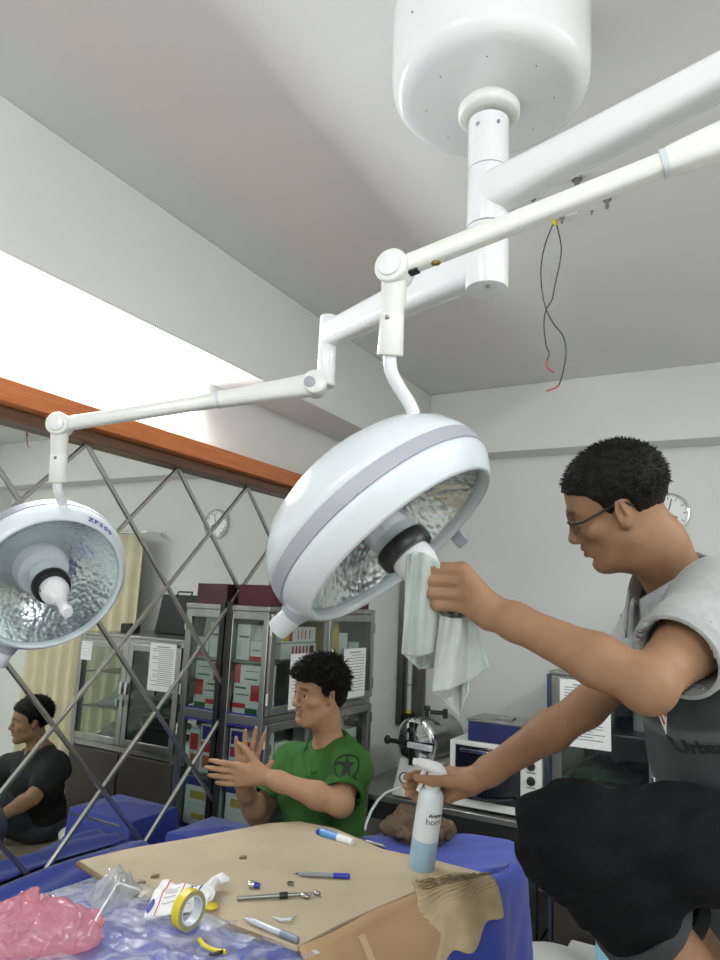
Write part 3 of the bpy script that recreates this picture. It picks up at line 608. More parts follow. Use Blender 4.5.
def lamp_head(par, c, n, side_dirs, R=.25):
    n = n / np.linalg.norm(n); a = -n
    hd = obj('lamp_dome', MB().lathe(c, a, [(R * .985, .078), (R * 1.0, .082), (R * .98, .100), (R * .925, .130), (R * .80, .164), (R * .6, .191), (R * .35, .209), (R * .15, .215), (0, .216)], 96), m_lampw, par, angle=180)
    obj('grey_band', MB().lathe(c, a, [(R * .95, .05), (R * 1.002, .052), (R * 1.006, .064), (R * 1.003, .079), (R * .95, .082)], 96), m_grey, hd)
    obj('front_rim', MB().lathe(c, a, [(R * .845, .012), (R * .852, .002), (R * .868, -.003), (R * .892, .002), (R * .955, .024), (R * .985, .038), (R * .995, .046), (R * .985, .053), (R * .92, .054), (R * .845, .03)], 96, True), m_lampw, hd, angle=180)
    obj('reflector', MB().lathe(c, a, [(R * .87, .012), (R * .82, .035), (R * .70, .075), (R * .55, .108), (R * .40, .128), (R * .27, .135)], 120), m_reflect, hd, angle=180)
    obj('cover_glass', MB().lathe(c, a, [(R * .20, .006), (R * .45, .005), (R * .86, .009)], 72), m_lampglass, hd, angle=180)
    hb_ = obj('lamp_core', MB().lathe(c, a, [(R * .33, .14), (R * .33, .10), (R * .30, .085), (R * .2, .083), (R * .2, .04), (R * .19, .03)], 48), m_lgrey, hd)
    obj('grey_collar', MB().lathe(c, a, [(R * .15, .045), (R * .19, .045), (R * .195, .040), (R * .195, .014), (R * .18, .010), (0, .010)], 48), m_lgrey, hd)
    obj('black_collar', MB().lathe(c, a, [(0, .012), (R * .215, .011), (R * .228, .006), (R * .228, -.014), (R * .215, -.021), (0, -.021)], 48), m_black, hd)
    hs_ = obj('handle_socket', MB().lathe(c, a, [(0, -.020), (R * .160, -.021), (R * .168, -.026), (R * .168, -.046), (R * .150, -.062), (R * .105, -.082), (R * .08, -.104), (0, -.105)], 40), m_white, hd, angle=60)
    obj('handle_grip', MB().lathe(c, a, [(0, -.104), (R * .068, -.105), (R * .064, -.15), (R * .072, -.168), (R * .062, -.178), (0, -.179)], 32), m_white, hd, angle=60)
    t1 = np.cross(n, V(0, 0, 1)); t1 /= np.linalg.norm(t1)
    obj('index_mark', MB().obox(c + n * .041 + t1 * R * .171, t1 * .0008, np.cross(n, t1) * .0016, n * .008), m_black, hd)
    for sd in side_dirs:
        sd = sd - n * np.dot(sd, n); sd /= np.linalg.norm(sd); q = c + a * .05
        sh = obj('side_handle', MB().cyl(q + sd * R * 1.02, q + sd * (R + .062), .0235, .0235, 28, .004), m_lgrey, hd)
        obj('handle_mount', MB().cyl(q + sd * R * .93 + a * .004, q + sd * (R + .018) + a * .002, .034, .027, 24, .004), m_grey, sh)
    return hd
def reflector_mat():
    m = bpy.data.materials.new('facet_mirror'); m.use_nodes = True; nt = m.node_tree; L = nt.links; b = nt.nodes['Principled BSDF']
    b.inputs['Metallic'].default_value = 1; b.inputs['Roughness'].default_value = .22; b.inputs['Base Color'].default_value = (.74, .79, .80, 1)
    tc = nt.nodes.new('ShaderNodeTexCoord'); vo = nt.nodes.new('ShaderNodeTexVoronoi'); vo.inputs['Scale'].default_value = 60; L.new(tc.outputs['Object'], vo.inputs['Vector'])
    bp = nt.nodes.new('ShaderNodeBump'); bp.inputs['Strength'].default_value = .3; bp.inputs['Distance'].default_value = .006; L.new(vo.outputs['Distance'], bp.inputs['Height']); L.new(bp.outputs['Normal'], b.inputs['Normal'])
    return m
m_reflect = reflector_mat(); m_lampglass = glass('lamp_cover_glass', (.95, .98, .98), .05)
def camdir(r_, u_, f_): v = RT * r_ + UP * u_ + FW * f_; return v / np.linalg.norm(v)
def spring_joint(par, J, fwd, yb, tip, nm='yoke'):
    """joint disc, yoke and bent tube down to the dome"""
    s = np.cross(fwd, V(0, 0, 1)); s /= np.linalg.norm(s)
    y = obj(nm, MB().cyl(J - s * .026, J + s * .026, .034, seg=32, bev=.005).tube([J + V(0, 0, -.005), J * .45 + yb * .55, yb * .55 + J * .45 + (yb - J) * .02], [.026, .0225, .0225], 24).cyl(J * .5 + yb * .5, yb, .0235, .026, 28, .003), m_cream, par, angle=50)
    obj('joint_cap', MB().cyl(J - s * .032, J + s * .032, .0235, seg=28, bev=.003), m_white, y)
    obj('set_screw', MB().ell(J * .4 + yb * .6 - s * .0235, V(.005, .005, .005), 8, 6).ell(J * .38 + yb * .62 + s * .0235, V(.005, .005, .005), 8, 6), m_steeld, y)
    pts = [yb + (J - yb) * .1, yb + V(0, 0, -.012)]
    h = tip - yb
    for k in range(1, 9):
        u = k / 8; s_ = u * u * (3 - 2 * u); pts.append(yb + V(0, 0, -.015) + V(h[0] * min(1, s_ * 1.25), h[1] * min(1, s_ * 1.25), (h[2] + .015) * u))
    obj('bent_tube', MB().tube(pts, .0135, 16), m_white, y)

# ---- big lamp
dv = on(720, 78, 2, 2.69) - V(MX, MY, 2.69); dv /= np.linalg.norm(dv); E1 = V(MX, MY, 2.69) + dv * .70
big = thing('surgical_light', (MX, MY, 2.69), 'big white surgical dome lamp hung centrally, its handle being wiped with a pale cloth', 'surgical lamp')
obj('arm_hub', MB().cyl((MX, MY, 2.618), (MX, MY, 2.760), .0482, seg=40, bev=.002), m_white, big)
sA = np.cross(dv, V(0, 0, 1))
def flatarm(p0, p1, w0, h0, w1, h1, n=16, up=V(0, 0, 1)):
    d = p1 - p0; d = d / np.linalg.norm(d); s = np.cross(d, up); s /= np.linalg.norm(s); u = np.cross(s, d); mb = MB(); v = []; f = []; sg = 28
    for i in range(n + 1):
        t = i / n; c = p0 + (p1 - p0) * t; e = t ** .6; w = w0 + (w1 - w0) * e; h = h0 + (h1 - h0) * e
        for k in range(sg):
            a = 2 * pi * k / sg; ca_, sa_ = cos(a), sin(a); r = 1 / (abs(ca_) ** 3.2 + abs(sa_) ** 3.2) ** (1 / 3.2)
            v.append(c + s * ca_ * r * w + u * sa_ * r * h)
    for i in range(n):
        for k in range(sg): l = (k + 1) % sg; f.append((i * sg + k, i * sg + l, (i + 1) * sg + l, (i + 1) * sg + k))
    f.append(tuple(range(sg))[::-1]); f.append(tuple(n * sg + k for k in range(sg)))
    return mb.add(v, f)
obj('extension_arm', flatarm(V(MX, MY, 2.698) + dv * .01, E1, .045, .050, .034, .033), m_white, big, angle=60)
obj('elbow_post', MB().cyl(E1 + V(0, 0, -.19), E1 + V(0, 0, .05), .036, seg=36, bev=.006), m_white, big)
J1 = P(395, 270, 1.36); E2 = E1 + V(0, 0, -.135); d1 = (J1 - E2) / np.linalg.norm(J1 - E2); LB = np.linalg.norm(J1 - E2)
sa = obj('spring_arm', flatarm(J1 + d1 * -.0, E2 + d1 * LB * .34, .0180, .0185, .0175, .018), m_cream, big, angle=60)
obj('spring_housing', flatarm(E2 + d1 * LB * .345, E2, .020, .021, .030, .036), m_cream, sa, angle=60)
obj('seam_ring', flatarm(E2 + d1 * LB * .35, E2 + d1 * LB * .335, .0208, .0218, .0208, .0218), m_lgrey, sa)
obj('adjuster_screw', MB().ell(J1 - d1 * .085 + V(0, 0, -.0185), V(.010, .010, .004), 12, 8), M('brass', (.45, .30, .12), .3, 1.), sa)
obj('slot', MB().obox(J1 - d1 * .038 + V(0, 0, -.0185), d1 * .012, np.cross(d1, V(0, 0, 1)) * .010, V(0, 0, .003)), m_black, sa)
nB = camdir(.60, -.715, -.36); CB = P(403, 547, 1.36)
spring_joint(big, J1, d1, P(390, 356, 1.375), P(413, 426, 1.40))
HB = lamp_head(big, CB, nB, [camdir(-.76, -.63, .18)])
bp_ = CB - nB * .055; sd2 = camdir(.45, .1, .9); sd2 = sd2 - nB * np.dot(sd2, nB); sd2 /= np.linalg.norm(sd2); tt = np.cross(nB, sd2)
obj('rear_bracket', MB().obox(bp_ + sd2 * .262 + nB * .03, sd2 * .006, tt * .016, nB * .05), m_grey, HB, bevel=.004)

# ---- small lamp nearer the mirror
T2 = on(328, 335, 2, 2.545); dv2 = T2 - V(MX, MY, 2.545); L2 = np.linalg.norm(dv2); dv2 /= L2
sm = thing('surgical_light', (MX, MY, 2.54), 'white surgical dome lamp by the mirror wall, open reflector facing us, marked ZF500', 'surgical lamp')
obj('arm_hub', MB().cyl((MX, MY, 2.466), (MX, MY, 2.615), .0482, seg=40, bev=.002), m_white, sm)
obj('hub_plug', MB().ell((MX + .01, MY - .02, 2.464), V(.005, .005, .004), 8, 6), m_steeld, sm)
obj('extension_arm', flatarm(V(MX, MY, 2.54) + dv2 * .01, T2 - dv2 * .01 + V(0, 0, .0), .044, .058, .030, .038), m_white, sm, angle=60)
obj('elbow_post', MB().cyl(T2 + V(0, 0, -.135), T2 + V(0, 0, .058), .0275, seg=32, bev=.004), m_white, sm)
J2 = P(60, 425, 2.06); E3 = T2 + V(0, 0, -.150); d2 = (J2 - E3) / np.linalg.norm(J2 - E3); LS = np.linalg.norm(J2 - E3); s2 = np.cross(d2, V(0, 0, 1)); s2 /= np.linalg.norm(s2)
obj('elbow_joint', MB().cyl(T2 + V(0, 0, -.125), E3 + V(0, 0, -.012), .026, .03, 28, .006).cyl(E3 + d2 * .03 - s2 * .034, E3 + d2 * .03 + s2 * .034, .036, seg=32, bev=.006), m_cream, sm, angle=50)
sa2 = obj('spring_arm', flatarm(E3 + d2 * LS * .40, J2, .022, .022, .020, .020), m_cream, sm, angle=60)
obj('spring_housing', flatarm(E3 + d2 * .02, E3 + d2 * LS * .405, .03, .037, .024, .024), m_cream, sa2, angle=60)
obj('pivot_button', MB().cyl(E3 + d2 * .045 - s2 * .037, E3 + d2 * .045 + s2 * .037, .017, seg=24, bev=.002), m_grey, sa2)
obj('seam_ring', flatarm(E3 + d2 * LS * .40, E3 + d2 * LS * .412, .0246, .0246, .0246, .0246), m_lgrey, sa2)
nS = camdir(.60, -.34, -.75); CS = P(51, 585, 2.12)
spring_joint(sm, J2, d2, P(58, 482, 2.07), CS - nS * .06 + (UP - nS * (UP @ nS)) * .235 + RT * .03)
HS = lamp_head(sm, CS, nS, [camdir(-.48, -.86, .0)], R=.245)
lt = MB(); pc = CS + nS * -.012; ua_ = UP - nS * (UP @ nS); ua_ /= np.linalg.norm(ua_); ra_ = np.cross(ua_, nS); ra_ = ra_ * (1 if ra_ @ RT > 0 else -1)
def rimletters(txt, ang, size):
    ch = list(txt); 
    for i, cch in enumerate(ch):
        a = ang - (i - (len(ch) - 1) / 2) * size * .66 / (.245 * .915)
        e = ra_ * cos(a) + ua_ * sin(a); tn = ra_ * sin(a) - ua_ * cos(a)
        nn = nS * .64 + e * .77; nn /= np.linalg.norm(nn)
        letters(lt, cch, size, CS + e * .245 * .922 - nS * .0125, tn, e - nn * (e @ nn), nn, bold=.0009, lift=.002)
rimletters('ZF500', radians(54), .029)
obj('model_lettering', lt, m_lblb, HS, fixn=False, smooth=False)

# ================================================================== CEILING: loose wires and anchors
def rod(px): return [P(x, y, 2.57) for x, y in px]
top = on(555, 220, 2, HC)
def smoothp(pts, n=6):
    out = []; p = [pts[0]] + list(pts) + [pts[-1]]
    for i in range(1, len(p) - 2):
        for k in range(n):
            t = k / n; out.append(.5 * (2 * p[i] + (p[i + 1] - p[i - 1]) * t + (2 * p[i - 1] - 5 * p[i] + 4 * p[i + 1] - p[i + 2]) * t * t + (3 * p[i] - p[i - 1] - 3 * p[i + 1] + p[i + 2]) * t ** 3))
    return out + [pts[-1]]
w1 = [(554, 222), (545, 245), (541, 268), (542, 290), (546, 309), (554, 324), (563, 336), (566, 352), (563, 372), (559, 385)]
w2 = [(556, 222), (561, 245), (560, 262), (555, 285), (552, 300), (546, 310), (544, 325), (546, 345), (549, 353), (547, 360)]
for pts, tip, lab in ((w1, [(559, 385), (554, 388.5), (546, 391)], 'longer thin black wire hanging from the ceiling with a red stripped end'), (w2, [(547, 360), (547, 367), (554, 372.5)], 'shorter thin black wire hanging from the ceiling with a red stripped end')):
    q = smoothp(rod(pts)); q[0] = top + (q[0] - q[1]) * 0
    wv = obj('ceiling_wire', MB().tube(q, .0024, 8), m_black); tag(wv, lab, 'wire')
    obj('red_wire_end', MB().tube(smoothp(rod(tip), 4), .0028, 8), m_red, wv)
tag(obj('wire_gland', MB().cyl(top + V(0, 0, -.02), top + V(0, 0, .0), .007, .010, 12), m_yel2), 'small yellow gland on the ceiling where the two black wires come out', 'cable gland')
for (x, y, s, lab) in ((577, 178, 1.0, 'larger dark anchor bolt in the ceiling above the thin white arm'), (607, 199, .8, 'dark anchor bolt in the ceiling below the thin white arm, farthest along'), (533, 199, .5, 'tiny dark screw in the ceiling between the two arms'), (562, 218, .5, 'little screw next to the wire gland on the ceiling'), (592, 211, .35, 'tiniest screw on the ceiling under the thin arm')):
    q = on(x, y, 2, HC); b_ = obj('ceiling_anchor', MB().cyl(q, q + V(0, 0, -.008 * s), .019 * s, .017 * s, 16).cyl(q + V(0, 0, -.008 * s), q + V(0, 0, -.045 * s), .009 * s, .007 * s, 12), m_steeld); tag(b_, lab, 'bolt')
q = on(572, 214, 2, HC); tag(obj('ceiling_filler_patch', MB().ell(q, V(.022, .012, .004), 16, 8), m_paper), 'small white filler blob on the ceiling beside the wire gland', 'filler')

# ================================================================== OPERATING TABLE under its blue drape
TZ = 1.15
def tp(x, y, z=TZ): return on(x, y, 2, z)
edge = [tp(522, 842), tp(515, 838), tp(470, 831), tp(372, 830), tp(345, 858), tp(225, 870), tp(150, 875), tp(108, 877), tp(40, 889), tp(-20, 907)]
rgt = [tp(288, 962), tp(355, 928), tp(420, 897), tp(488, 889), tp(528, 862)]
nl, nr = V(-1.42, .72, TZ), V(-.86, .80, TZ)
outline = edge + [nl, nr] + rgt
cen = np.mean(outline, 0); cen[2] = TZ
tb = thing('operating_table', (cen[0], cen[1], 0), 'operating table on a steel column, hidden under the blue drape', 'operating table')
ins = [cen + (p - cen) * .93 for p in outline]
obj('table_top', MB().poly([p[:2] for p in ins], TZ - .09, TZ - .008), m_blackm, tb, bevel=.01)
obj('column', bx((cen[0] - .13, cen[1] - .16, .1), (cen[0] + .13, cen[1] + .16, TZ - .09)), m_steel, tb, bevel=.02)
obj('base', bx((cen[0] - .24, cen[1] - .45, 0.0), (cen[0] + .24, cen[1] + .45, .11)), m_steel, tb, bevel=.03)
# drape: resampled outline, rounded shoulder, hanging folds
def resample(poly, n):
    p = [np.asarray(q) for q in poly] + [np.asarray(poly[0])]; L = [0]
    for i in range(len(p) - 1): L.append(L[-1] + np.linalg.norm(p[i + 1] - p[i]))
    out = []
    for k in range(n):
        s = L[-1] * k / n; i = max(j for j in range(len(L) - 1) if L[j] <= s); out.append(p[i] + (p[i + 1] - p[i]) * (s - L[i]) / max(L[i + 1] - L[i], 1e-9))
    return out
N_ = 200; ol = resample(outline, N_)
for _ in range(2): ol = [(ol[i - 1] + ol[i] * 2 + ol[(i + 1) % N_]) / 4 for i in range(N_)]
sgn = 1 if sum(ol[i][0] * ol[(i + 1) % N_][1] - ol[(i + 1) % N_][0] * ol[i][1] for i in range(N_)) > 0 else -1
nrm = []
for i in range(N_):
    t = ol[(i + 3) % N_] - ol[i - 3]; nrm.append(sgn * V(t[1], -t[0], 0) / np.linalg.norm(t))
dm_ = MB(); rows = [(f, 0, 0) for f in (.15, .4, .65, .85, .95)]
vv = []; RW = 0
def drow(fn):
    global RW
    for i in range(N_): vv.append(fn(i))
    RW += 1
for fr_ in (.02, .3, .6, .8, .92): drow(lambda i: cen + (ol[i] - cen) * fr_ + V(0, 0, .0015 * sin(i * .9 + fr_ * 9)))
for k in range(5):
    a = k / 4 * pi / 2; drow(lambda i: ol[i] + nrm[i] * (.03 * sin(a) - .03) + V(0, 0, -.03 * (1 - cos(a))))
DROP = .62
for k in range(1, 19):
    u = k / 18
    drow(lambda i: ol[i] + nrm[i] * (.012 * u + (.055 * u ** .7) * (.5 * sin(i * .42 + 1.2 * sin(i * .11)) + .5 * sin(i * .21 + 2) + .35) + .004 * sin(u * 17 + i)) + V(0, 0, -.03 - DROP * u * (1 + .05 * sin(i * .3))))
fc = [(j * N_ + i, j * N_ + (i + 1) % N_, (j + 1) * N_ + (i + 1) % N_, (j + 1) * N_ + i) for j in range(RW - 1) for i in range(N_)] + [tuple(range(N_))]
dp = obj('table_drape', MB().add(vv, fc), m_blue, smooth=True, angle=180, solid=.002)
tag(dp, 'royal blue cloth draped over the operating table, hanging in folds at the right end', 'drape')

# narrow blue covered ledge along the mirror and a blue covered stand at its end
lg = MB(); LZ = .845
y0_ = .95
lg.grid(lambda u, v: (XM + .012 + (.17 + .01 * sin(u * 23)) * min(1, v * 2.2) + max(0, v - .45) * .03, y0_ + 1.13 * u, LZ + .012 * sin(u * 9) * v - max(0, (v - .45)) ** 1.2 * 1.2 + .006 * sin(v * 20 + u * 11)), 60, 24)
ld = obj('ledge_drape', lg, m_blue, solid=.003, angle=180); tag(ld, 'blue cloth laid over the narrow ledge at the foot of the mirror', 'drape')
st = thing('instrument_ledge', (-2.0, 1.7, 0), 'low narrow ledge under the blue cloth along the mirror', 'ledge')
obj('ledge_board', bx((XM + .022, .98, LZ - .05), (-1.945, 2.04, LZ - .014)), m_steeld, st, bevel=.004); 
for y in (1.02, 2.0): obj('leg', bx((-2.07, y - .015, 0), (-2.04, y + .015, LZ - .05)), m_steeld, st)
bz_ = MB(); bz_.grid(lambda u, v: (lambda x, y, r: (x, y, .885 - .03 * r - .45 * max(0, r - .80) / .2))( -1.825 + .215 * (2 * u - 1) * (1 + .12 * max(abs(2 * u - 1), abs(2 * v - 1)) ** 6), 2.305 + .165 * (2 * v - 1), max(abs(2 * u - 1), abs(2 * v - 1))), 40, 40)
bd = obj('stand_drape', bz_, m_blue, angle=180, solid=.003); tag(bd, 'blue cloth over the small stand behind the table, seen only in the mirror', 'drape')
ss = thing('instrument_stand', (-1.80, 2.30, 0), 'small stand beneath the blue cloth near the mirror cabinet', 'stand')
obj('top', bx((-1.95, 2.17, .82), (-1.65, 2.43, .848)), m_steeld, ss, bevel=.004); obj('post', MB().cyl((-1.8, 2.3, .03), (-1.8, 2.3, .82), .02), m_steeld, ss); obj('base', bx((-1.98, 2.15, 0), (-1.62, 2.45, .03)), m_steeld, ss, bevel=.005)

def facet(p, sc):      # crumpled film: every cell a flat tilted facet
    q = Vector(p) * sc; c = mnoise.voronoi(q)[1][0]; return (q - c).dot(mnoise.noise_vector(c * 3.7))
def crease(p, sc):
    d = mnoise.voronoi(Vector(p) * sc)[0]; return .5 - min(d[1] - d[0], .9)
# ------------------------------------------------------------------ cardboard sheet, bent down at its near edge, torn at the corner
CT0 = TZ + .003; CTH = .010; CZ1 = CT0 + CTH
cp = [tp(79, 860, CZ1), tp(130, 848, CZ1), tp(200, 836, CZ1), tp(268, 823, CZ1), tp(300, 821, CZ1), tp(335, 828, CZ1), tp(384, 849, CZ1), tp(440, 861, CZ1), tp(482, 872, CZ1), tp(490, 881, CZ1), tp(420, 889, CZ1), tp(345, 921, CZ1), tp(297, 946, CZ1), tp(262, 934, CZ1), tp(190, 908, CZ1), tp(118, 886, CZ1)]
cbd = thing('cardboard_sheet', np.mean(cp, 0) * V(1, 1, 0) + V(0, 0, CT0), 'big flattened cardboard sheet on the table, near edge folded down, corner torn to its ribs', 'cardboard')
obj('top_sheet', MB().poly([p[:2] for p in cp], CT0, CZ1), m_card, cbd, bevel=.002)
lc = [tp(80, 862, CZ1), tp(130, 850, CZ1), tp(180, 905, CZ1), tp(118, 888, CZ1)]
obj('layer_edge', MB().tube([p - V(0, 0, .007) - FW * V(1, 1, 0) * .003 for p in (cp[1] * .5 + cp[0] * .5, cp[0], cp[15], cp[14], cp[13])], .0062, 8), m_cardd, cbd)
fa, fb_ = tp(297, 946, CZ1), tp(420, 889, CZ1); fdir = (fb_ - fa) / np.linalg.norm(fb_ - fa); fn_ = V(fdir[1], -fdir[0], 0)
if fn_ @ (CAM - fa) < 0: fn_ = -fn_
nr_ = fa - fdir * .05
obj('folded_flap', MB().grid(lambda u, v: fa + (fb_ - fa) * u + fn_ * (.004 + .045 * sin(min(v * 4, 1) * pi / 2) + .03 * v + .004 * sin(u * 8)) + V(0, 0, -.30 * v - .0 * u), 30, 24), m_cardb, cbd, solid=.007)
obj('pressed_lines', MB().grid(lambda u, v: fa + (fb_ - fa) * (.36 + .05 * u) + fn_ * (.004 + .045 * sin(min((.05 + .4 * v) * 4, 1) * pi / 2) + .03 * (.05 + .4 * v) + .008) + V(0, 0, -.30 * (.05 + .4 * v)), 4, 10), M('pale_crease', (.50, .36, .22), .8), cbd)
# torn corner: ribs of corrugation curving over the edge
ga, gb = tp(416, 893, CZ1), tp(489, 878, CZ1)
c0, c1 = tp(411, 880, CZ1), tp(462, 872, CZ1)
def torn(u, v):
    base = ga + (gb - ga) * u; inn = c0 + (c1 - c0) * u + (gb - c1) * u ** 6 * .8; out = base - inn; out = V(out[0], out[1], 0)
    o = out / (np.linalg.norm(out) + 1e-6)
    if v < .4: q = inn + (base - inn) * (v / .4)
    else:
        w = (v - .4) / .6; ln = .17 * (1 - .55 * u) * (1 + .12 * sin(u * 14)); q = base + o * ln * (sin(w * 1.35)) * .40 + V(0, 0, -ln * (1 - cos(w * 1.45)) * 1.0)
    rib = .0021 * sin((v * 1.0 + .16 * u) * 2 * pi * 21) * (1 if v > .12 else v / .12) + .004 * mnoise.noise(Vector((u * 9, v * 9, 3)))
    rib *= 1 - min(1, max(0, (v - .55) / .25)) * .85
    return q + V(0, 0, .004 + rib) + o * rib * .6
obj('torn_corner', MB().grid(torn, 36, 130), M('torn_card', (.50, .38, .23), .85, var=.3, vscale=18), cbd, solid=.003, angle=180)
def ridge(u0, u1, v): return [torn(u0 + (u1 - u0) * k / 14, v + .012 * sin(k * 1.3)) + V(0, 0, .003) for k in range(15)]
rg = MB()
for k in range(6): rg.tube(ridge(.04 + .02 * (k % 3), .80 + .03 * (k % 2), .16 + k * .052), .0016, 5)
obj('torn_edges', rg, m_cardd, cbd)
obj('torn_lip', MB().tube([torn(.45 + .55 * k / 16, .30 + .10 * k / 16) + V(0, 0, .006 + .002 * sin(k * 2.1)) for k in range(17)], .003, 6), m_cardd, cbd)

CZT_ = CZ1 + .0006
def on_c(x, y, h=0): return tp(x, y, CZT_ + h)
# spray bottle held by the right hand
SBK = on_c(421, 868); ax_ = P(434, 775, (SBK - CAM) @ FW * .995) - SBK; bax = V(ax_[0] * .35, ax_[1] * .35, ax_[2]); bh = np.linalg.norm(ax_); bax /= np.linalg.norm(bax); bax = V(ax_[0], ax_[1], ax_[2]) / bh
sb_ = thing('spray_bottle', SBK, 'translucent spray bottle of pale blue liquid standing on the cardboard, gripped by the crouching person', 'spray bottle')
m_bot = M('frosted_bottle', (.62, .70, .76), .3, spec=.5); m_bot.node_tree.nodes['Principled BSDF'].inputs['Transmission Weight'].default_value = .25
RB = .0300
def bprof(h0, h1, base):
    pr = []
    if base: pr += [(0, 0), (RB * .9, 0), (RB, .006)]
    else: pr += [(0, h0), (RB, h0)]
    return pr
obj('bottle_body', MB().lathe(SBK, bax, [(0, .074), (RB, .074), (RB * .985, .168), (RB * .93, .178), (RB * .75, .186), (RB * .55, .19), (0, .19)], 40), M('frosted_top', (.66, .71, .74), .35), sb_, angle=60)
m_liq = M('pale_blue_liquid', (.36, .53, .66), .3, var=.12, vscale=25); obj('liquid', MB().lathe(SBK, bax, [(0, .001), (RB * .9, .001), (RB, .008), (RB, .0745), (0, .0745)], 40), m_liq, sb_, angle=60)
nk = SBK + bax * .19
tr = obj('trigger_head', MB().cyl(SBK + bax * .186, SBK + bax * .212, .0185, .0175, 24, .002), m_white, sb_)
lf = -RT; lf = lf - bax * (lf @ bax); lf /= np.linalg.norm(lf); sd_ = np.cross(lf, bax)
hb2 = SBK + bax * .212
hd = MB()
prof = [(-.032, .004, .012, .010), (-.024, .012, .014, .013), (-.006, .020, .0145, .016), (.014, .026, .0135, .014), (.032, .030, .011, .011), (.043, .031, .009, .009)]
v_ = []; f_ = []; sg = 18
for (l_, h_, wd, hh) in prof:
    for k in range(sg):
        a = 2 * pi * k / sg; v_.append(hb2 + lf * l_ + bax * (h_ + sin(a) * hh) + sd_ * cos(a) * wd)
for i in range(len(prof) - 1):
    for k in range(sg): l = (k + 1) % sg; f_.append((i * sg + k, i * sg + l, (i + 1) * sg + l, (i + 1) * sg + k))
f_ += [tuple(range(sg))[::-1], tuple((len(prof) - 1) * sg + k for k in range(sg))]
hd.add(v_, f_); hd.cyl(hb2 - bax * .004, hb2 + bax * .02, .0135)
obj('nozzle_body', hd, m_white, tr, angle=60)
obj('nozzle_tip', MB().cyl(hb2 + lf * .043 + bax * .031, hb2 + lf * .052 + bax * .032, .0085, .0075, 16, .001), m_white, tr)
obj('trigger', MB().tube([hb2 + lf * .022 + bax * .018, hb2 + lf * .027 + bax * .0, hb2 + lf * .026 - bax * .018, hb2 + lf * .032 - bax * .034], [.006, .0055, .005, .0045], 10), m_white, tr)
lb = MB(); tb_ = -FW * .80 + RT * .22; tb_ = tb_ - bax * (tb_ @ bax); tb_ /= np.linalg.norm(tb_); tx = np.cross(bax, tb_)
def wrap(mb, txt, size, h, off, bold=0):
    v, f = text_mesh(txt, size, bold); out = []
    for p in v:
        a = (p[0] + off) / RB; out.append(SBK + bax * (h + p[1]) + (tb_ * cos(a) + tx * sin(a)) * (RB + .0008))
    mb.add(out, f)
wrap(lb, 'Aroma', .0110, .138, .004, .0005); wrap(lb, 'hom', .021, .1235, .002); wrap(lb, '-- --- ---', .0055, .1120, .003)
obj('label_print', lb, M('black_print', (.03, .03, .035), .6), sb_, fixn=False, smooth=False)
lb2 = MB()
for k in range(5): wrap(lb2, '- - - - - -', .006, .055 - k * .006, .010)
obj('faint_lower_print', lb2, M('blue_print', (.12, .30, .45), .6), sb_, fixn=False, smooth=False)

# brown rag
q = tp(418, 843); rg_ = MB()
rags = field_mesh([el(q + V(0, 0, .028), (.062, .05, .03), k=.02), el(q + RT * .05 + FW * .02 + V(0, 0, .026), (.045, .04, .026), k=.02), el(q - RT * .045 + FW * .02 + V(0, 0, .03), (.04, .045, .03), k=.02), el(q + FW * .03 + V(0, 0, .05), (.05, .035, .024), k=.02)], .005)
rv = rags[0]; rn = normals(*rags); rv = rv + rn * np.array([[.026 * (abs(mnoise.noise(Vector(p) * 22)) + .6 * abs(mnoise.noise(Vector(p) * 48 + Vector((2, 5, 1)))) - .30)] for p in rv]); rv[:, 2] = np.maximum(rv[:, 2], TZ + .0025)
o = obj('cleaning_rag', MB().add(rv, [tuple(x) for x in rags[1]]), m_brown, angle=180); tag(o, 'crumpled brown rag heaped on the blue drape behind the spray bottle', 'rag')

# roll of yellow tape
c = tp(187, 930, TZ + .012) + V(0, 0, .034); tax = RT * .82 - FW * .55; tax[2] = .0; tax /= np.linalg.norm(tax)
tr_ = thing('tape_roll', c - V(0, 0, .034), 'roll of yellow tape standing on edge against the white packet', 'tape')
obj('tape', MB().lathe(c, tax, [(.024, -.009), (.0335, -.009), (.0335, .009), (.024, .009)], 48, True), m_yel2, tr_)
obj('wound_side', MB().lathe(c, tax, [(.0245, .0092), (.0325, .0092), (.0325, .0096), (.0245, .0096)], 48, True), M('tape_side', (.30, .28, .16), .4), tr_)
obj('core', MB().lathe(c, tax, [(.0225, -.0092), (.0245, -.0092), (.0245, .0098), (.0225, .0098)], 48, True), m_lgrey, tr_)

# white glove packet with red lines and a blue badge
pa, pb, pc_, pd_ = tp(142, 922, TZ + .008), tp(206, 908, CZ1 + .006), tp(216, 888, TZ + .046), tp(163, 881, TZ + .040)
def pk(u, v):
    a = pa + (pb - pa) * u; b = pd_ + (pc_ - pd_) * u
    q = a + (b - a) * v; return q + V(0, 0, 1) * (.012 * sin(pi * v) + .003 * sin(u * 17) * v + .002 * sin(v * 15 + u * 5))
wp = obj('paper_packet', MB().grid(pk, 40, 24), m_paper, solid=.002, angle=180); tag(wp, 'crumpled white paper packet with red stripes and a blue round badge behind the tape roll', 'packet')
rl = MB()
for u0 in (.16, .47): rl.grid(lambda u, v: pk(u0 + .018 * u, .02 + .96 * v) + V(0, 0, .0022), 2, 24)
obj('red_stripes', rl, m_red, wp)
bdg = MB(); n_ = 36; cu_, cv_ = .70, .50
bdg.add([pk(cu_, cv_) + V(0, 0, .0024)] + [pk(cu_ + .13 * cos(2 * pi * k / n_), cv_ + .34 * sin(2 * pi * k / n_)) + V(0, 0, .0026) for k in range(n_)], [(0, 1 + k, 1 + (k + 1) % n_) for k in range(n_)])
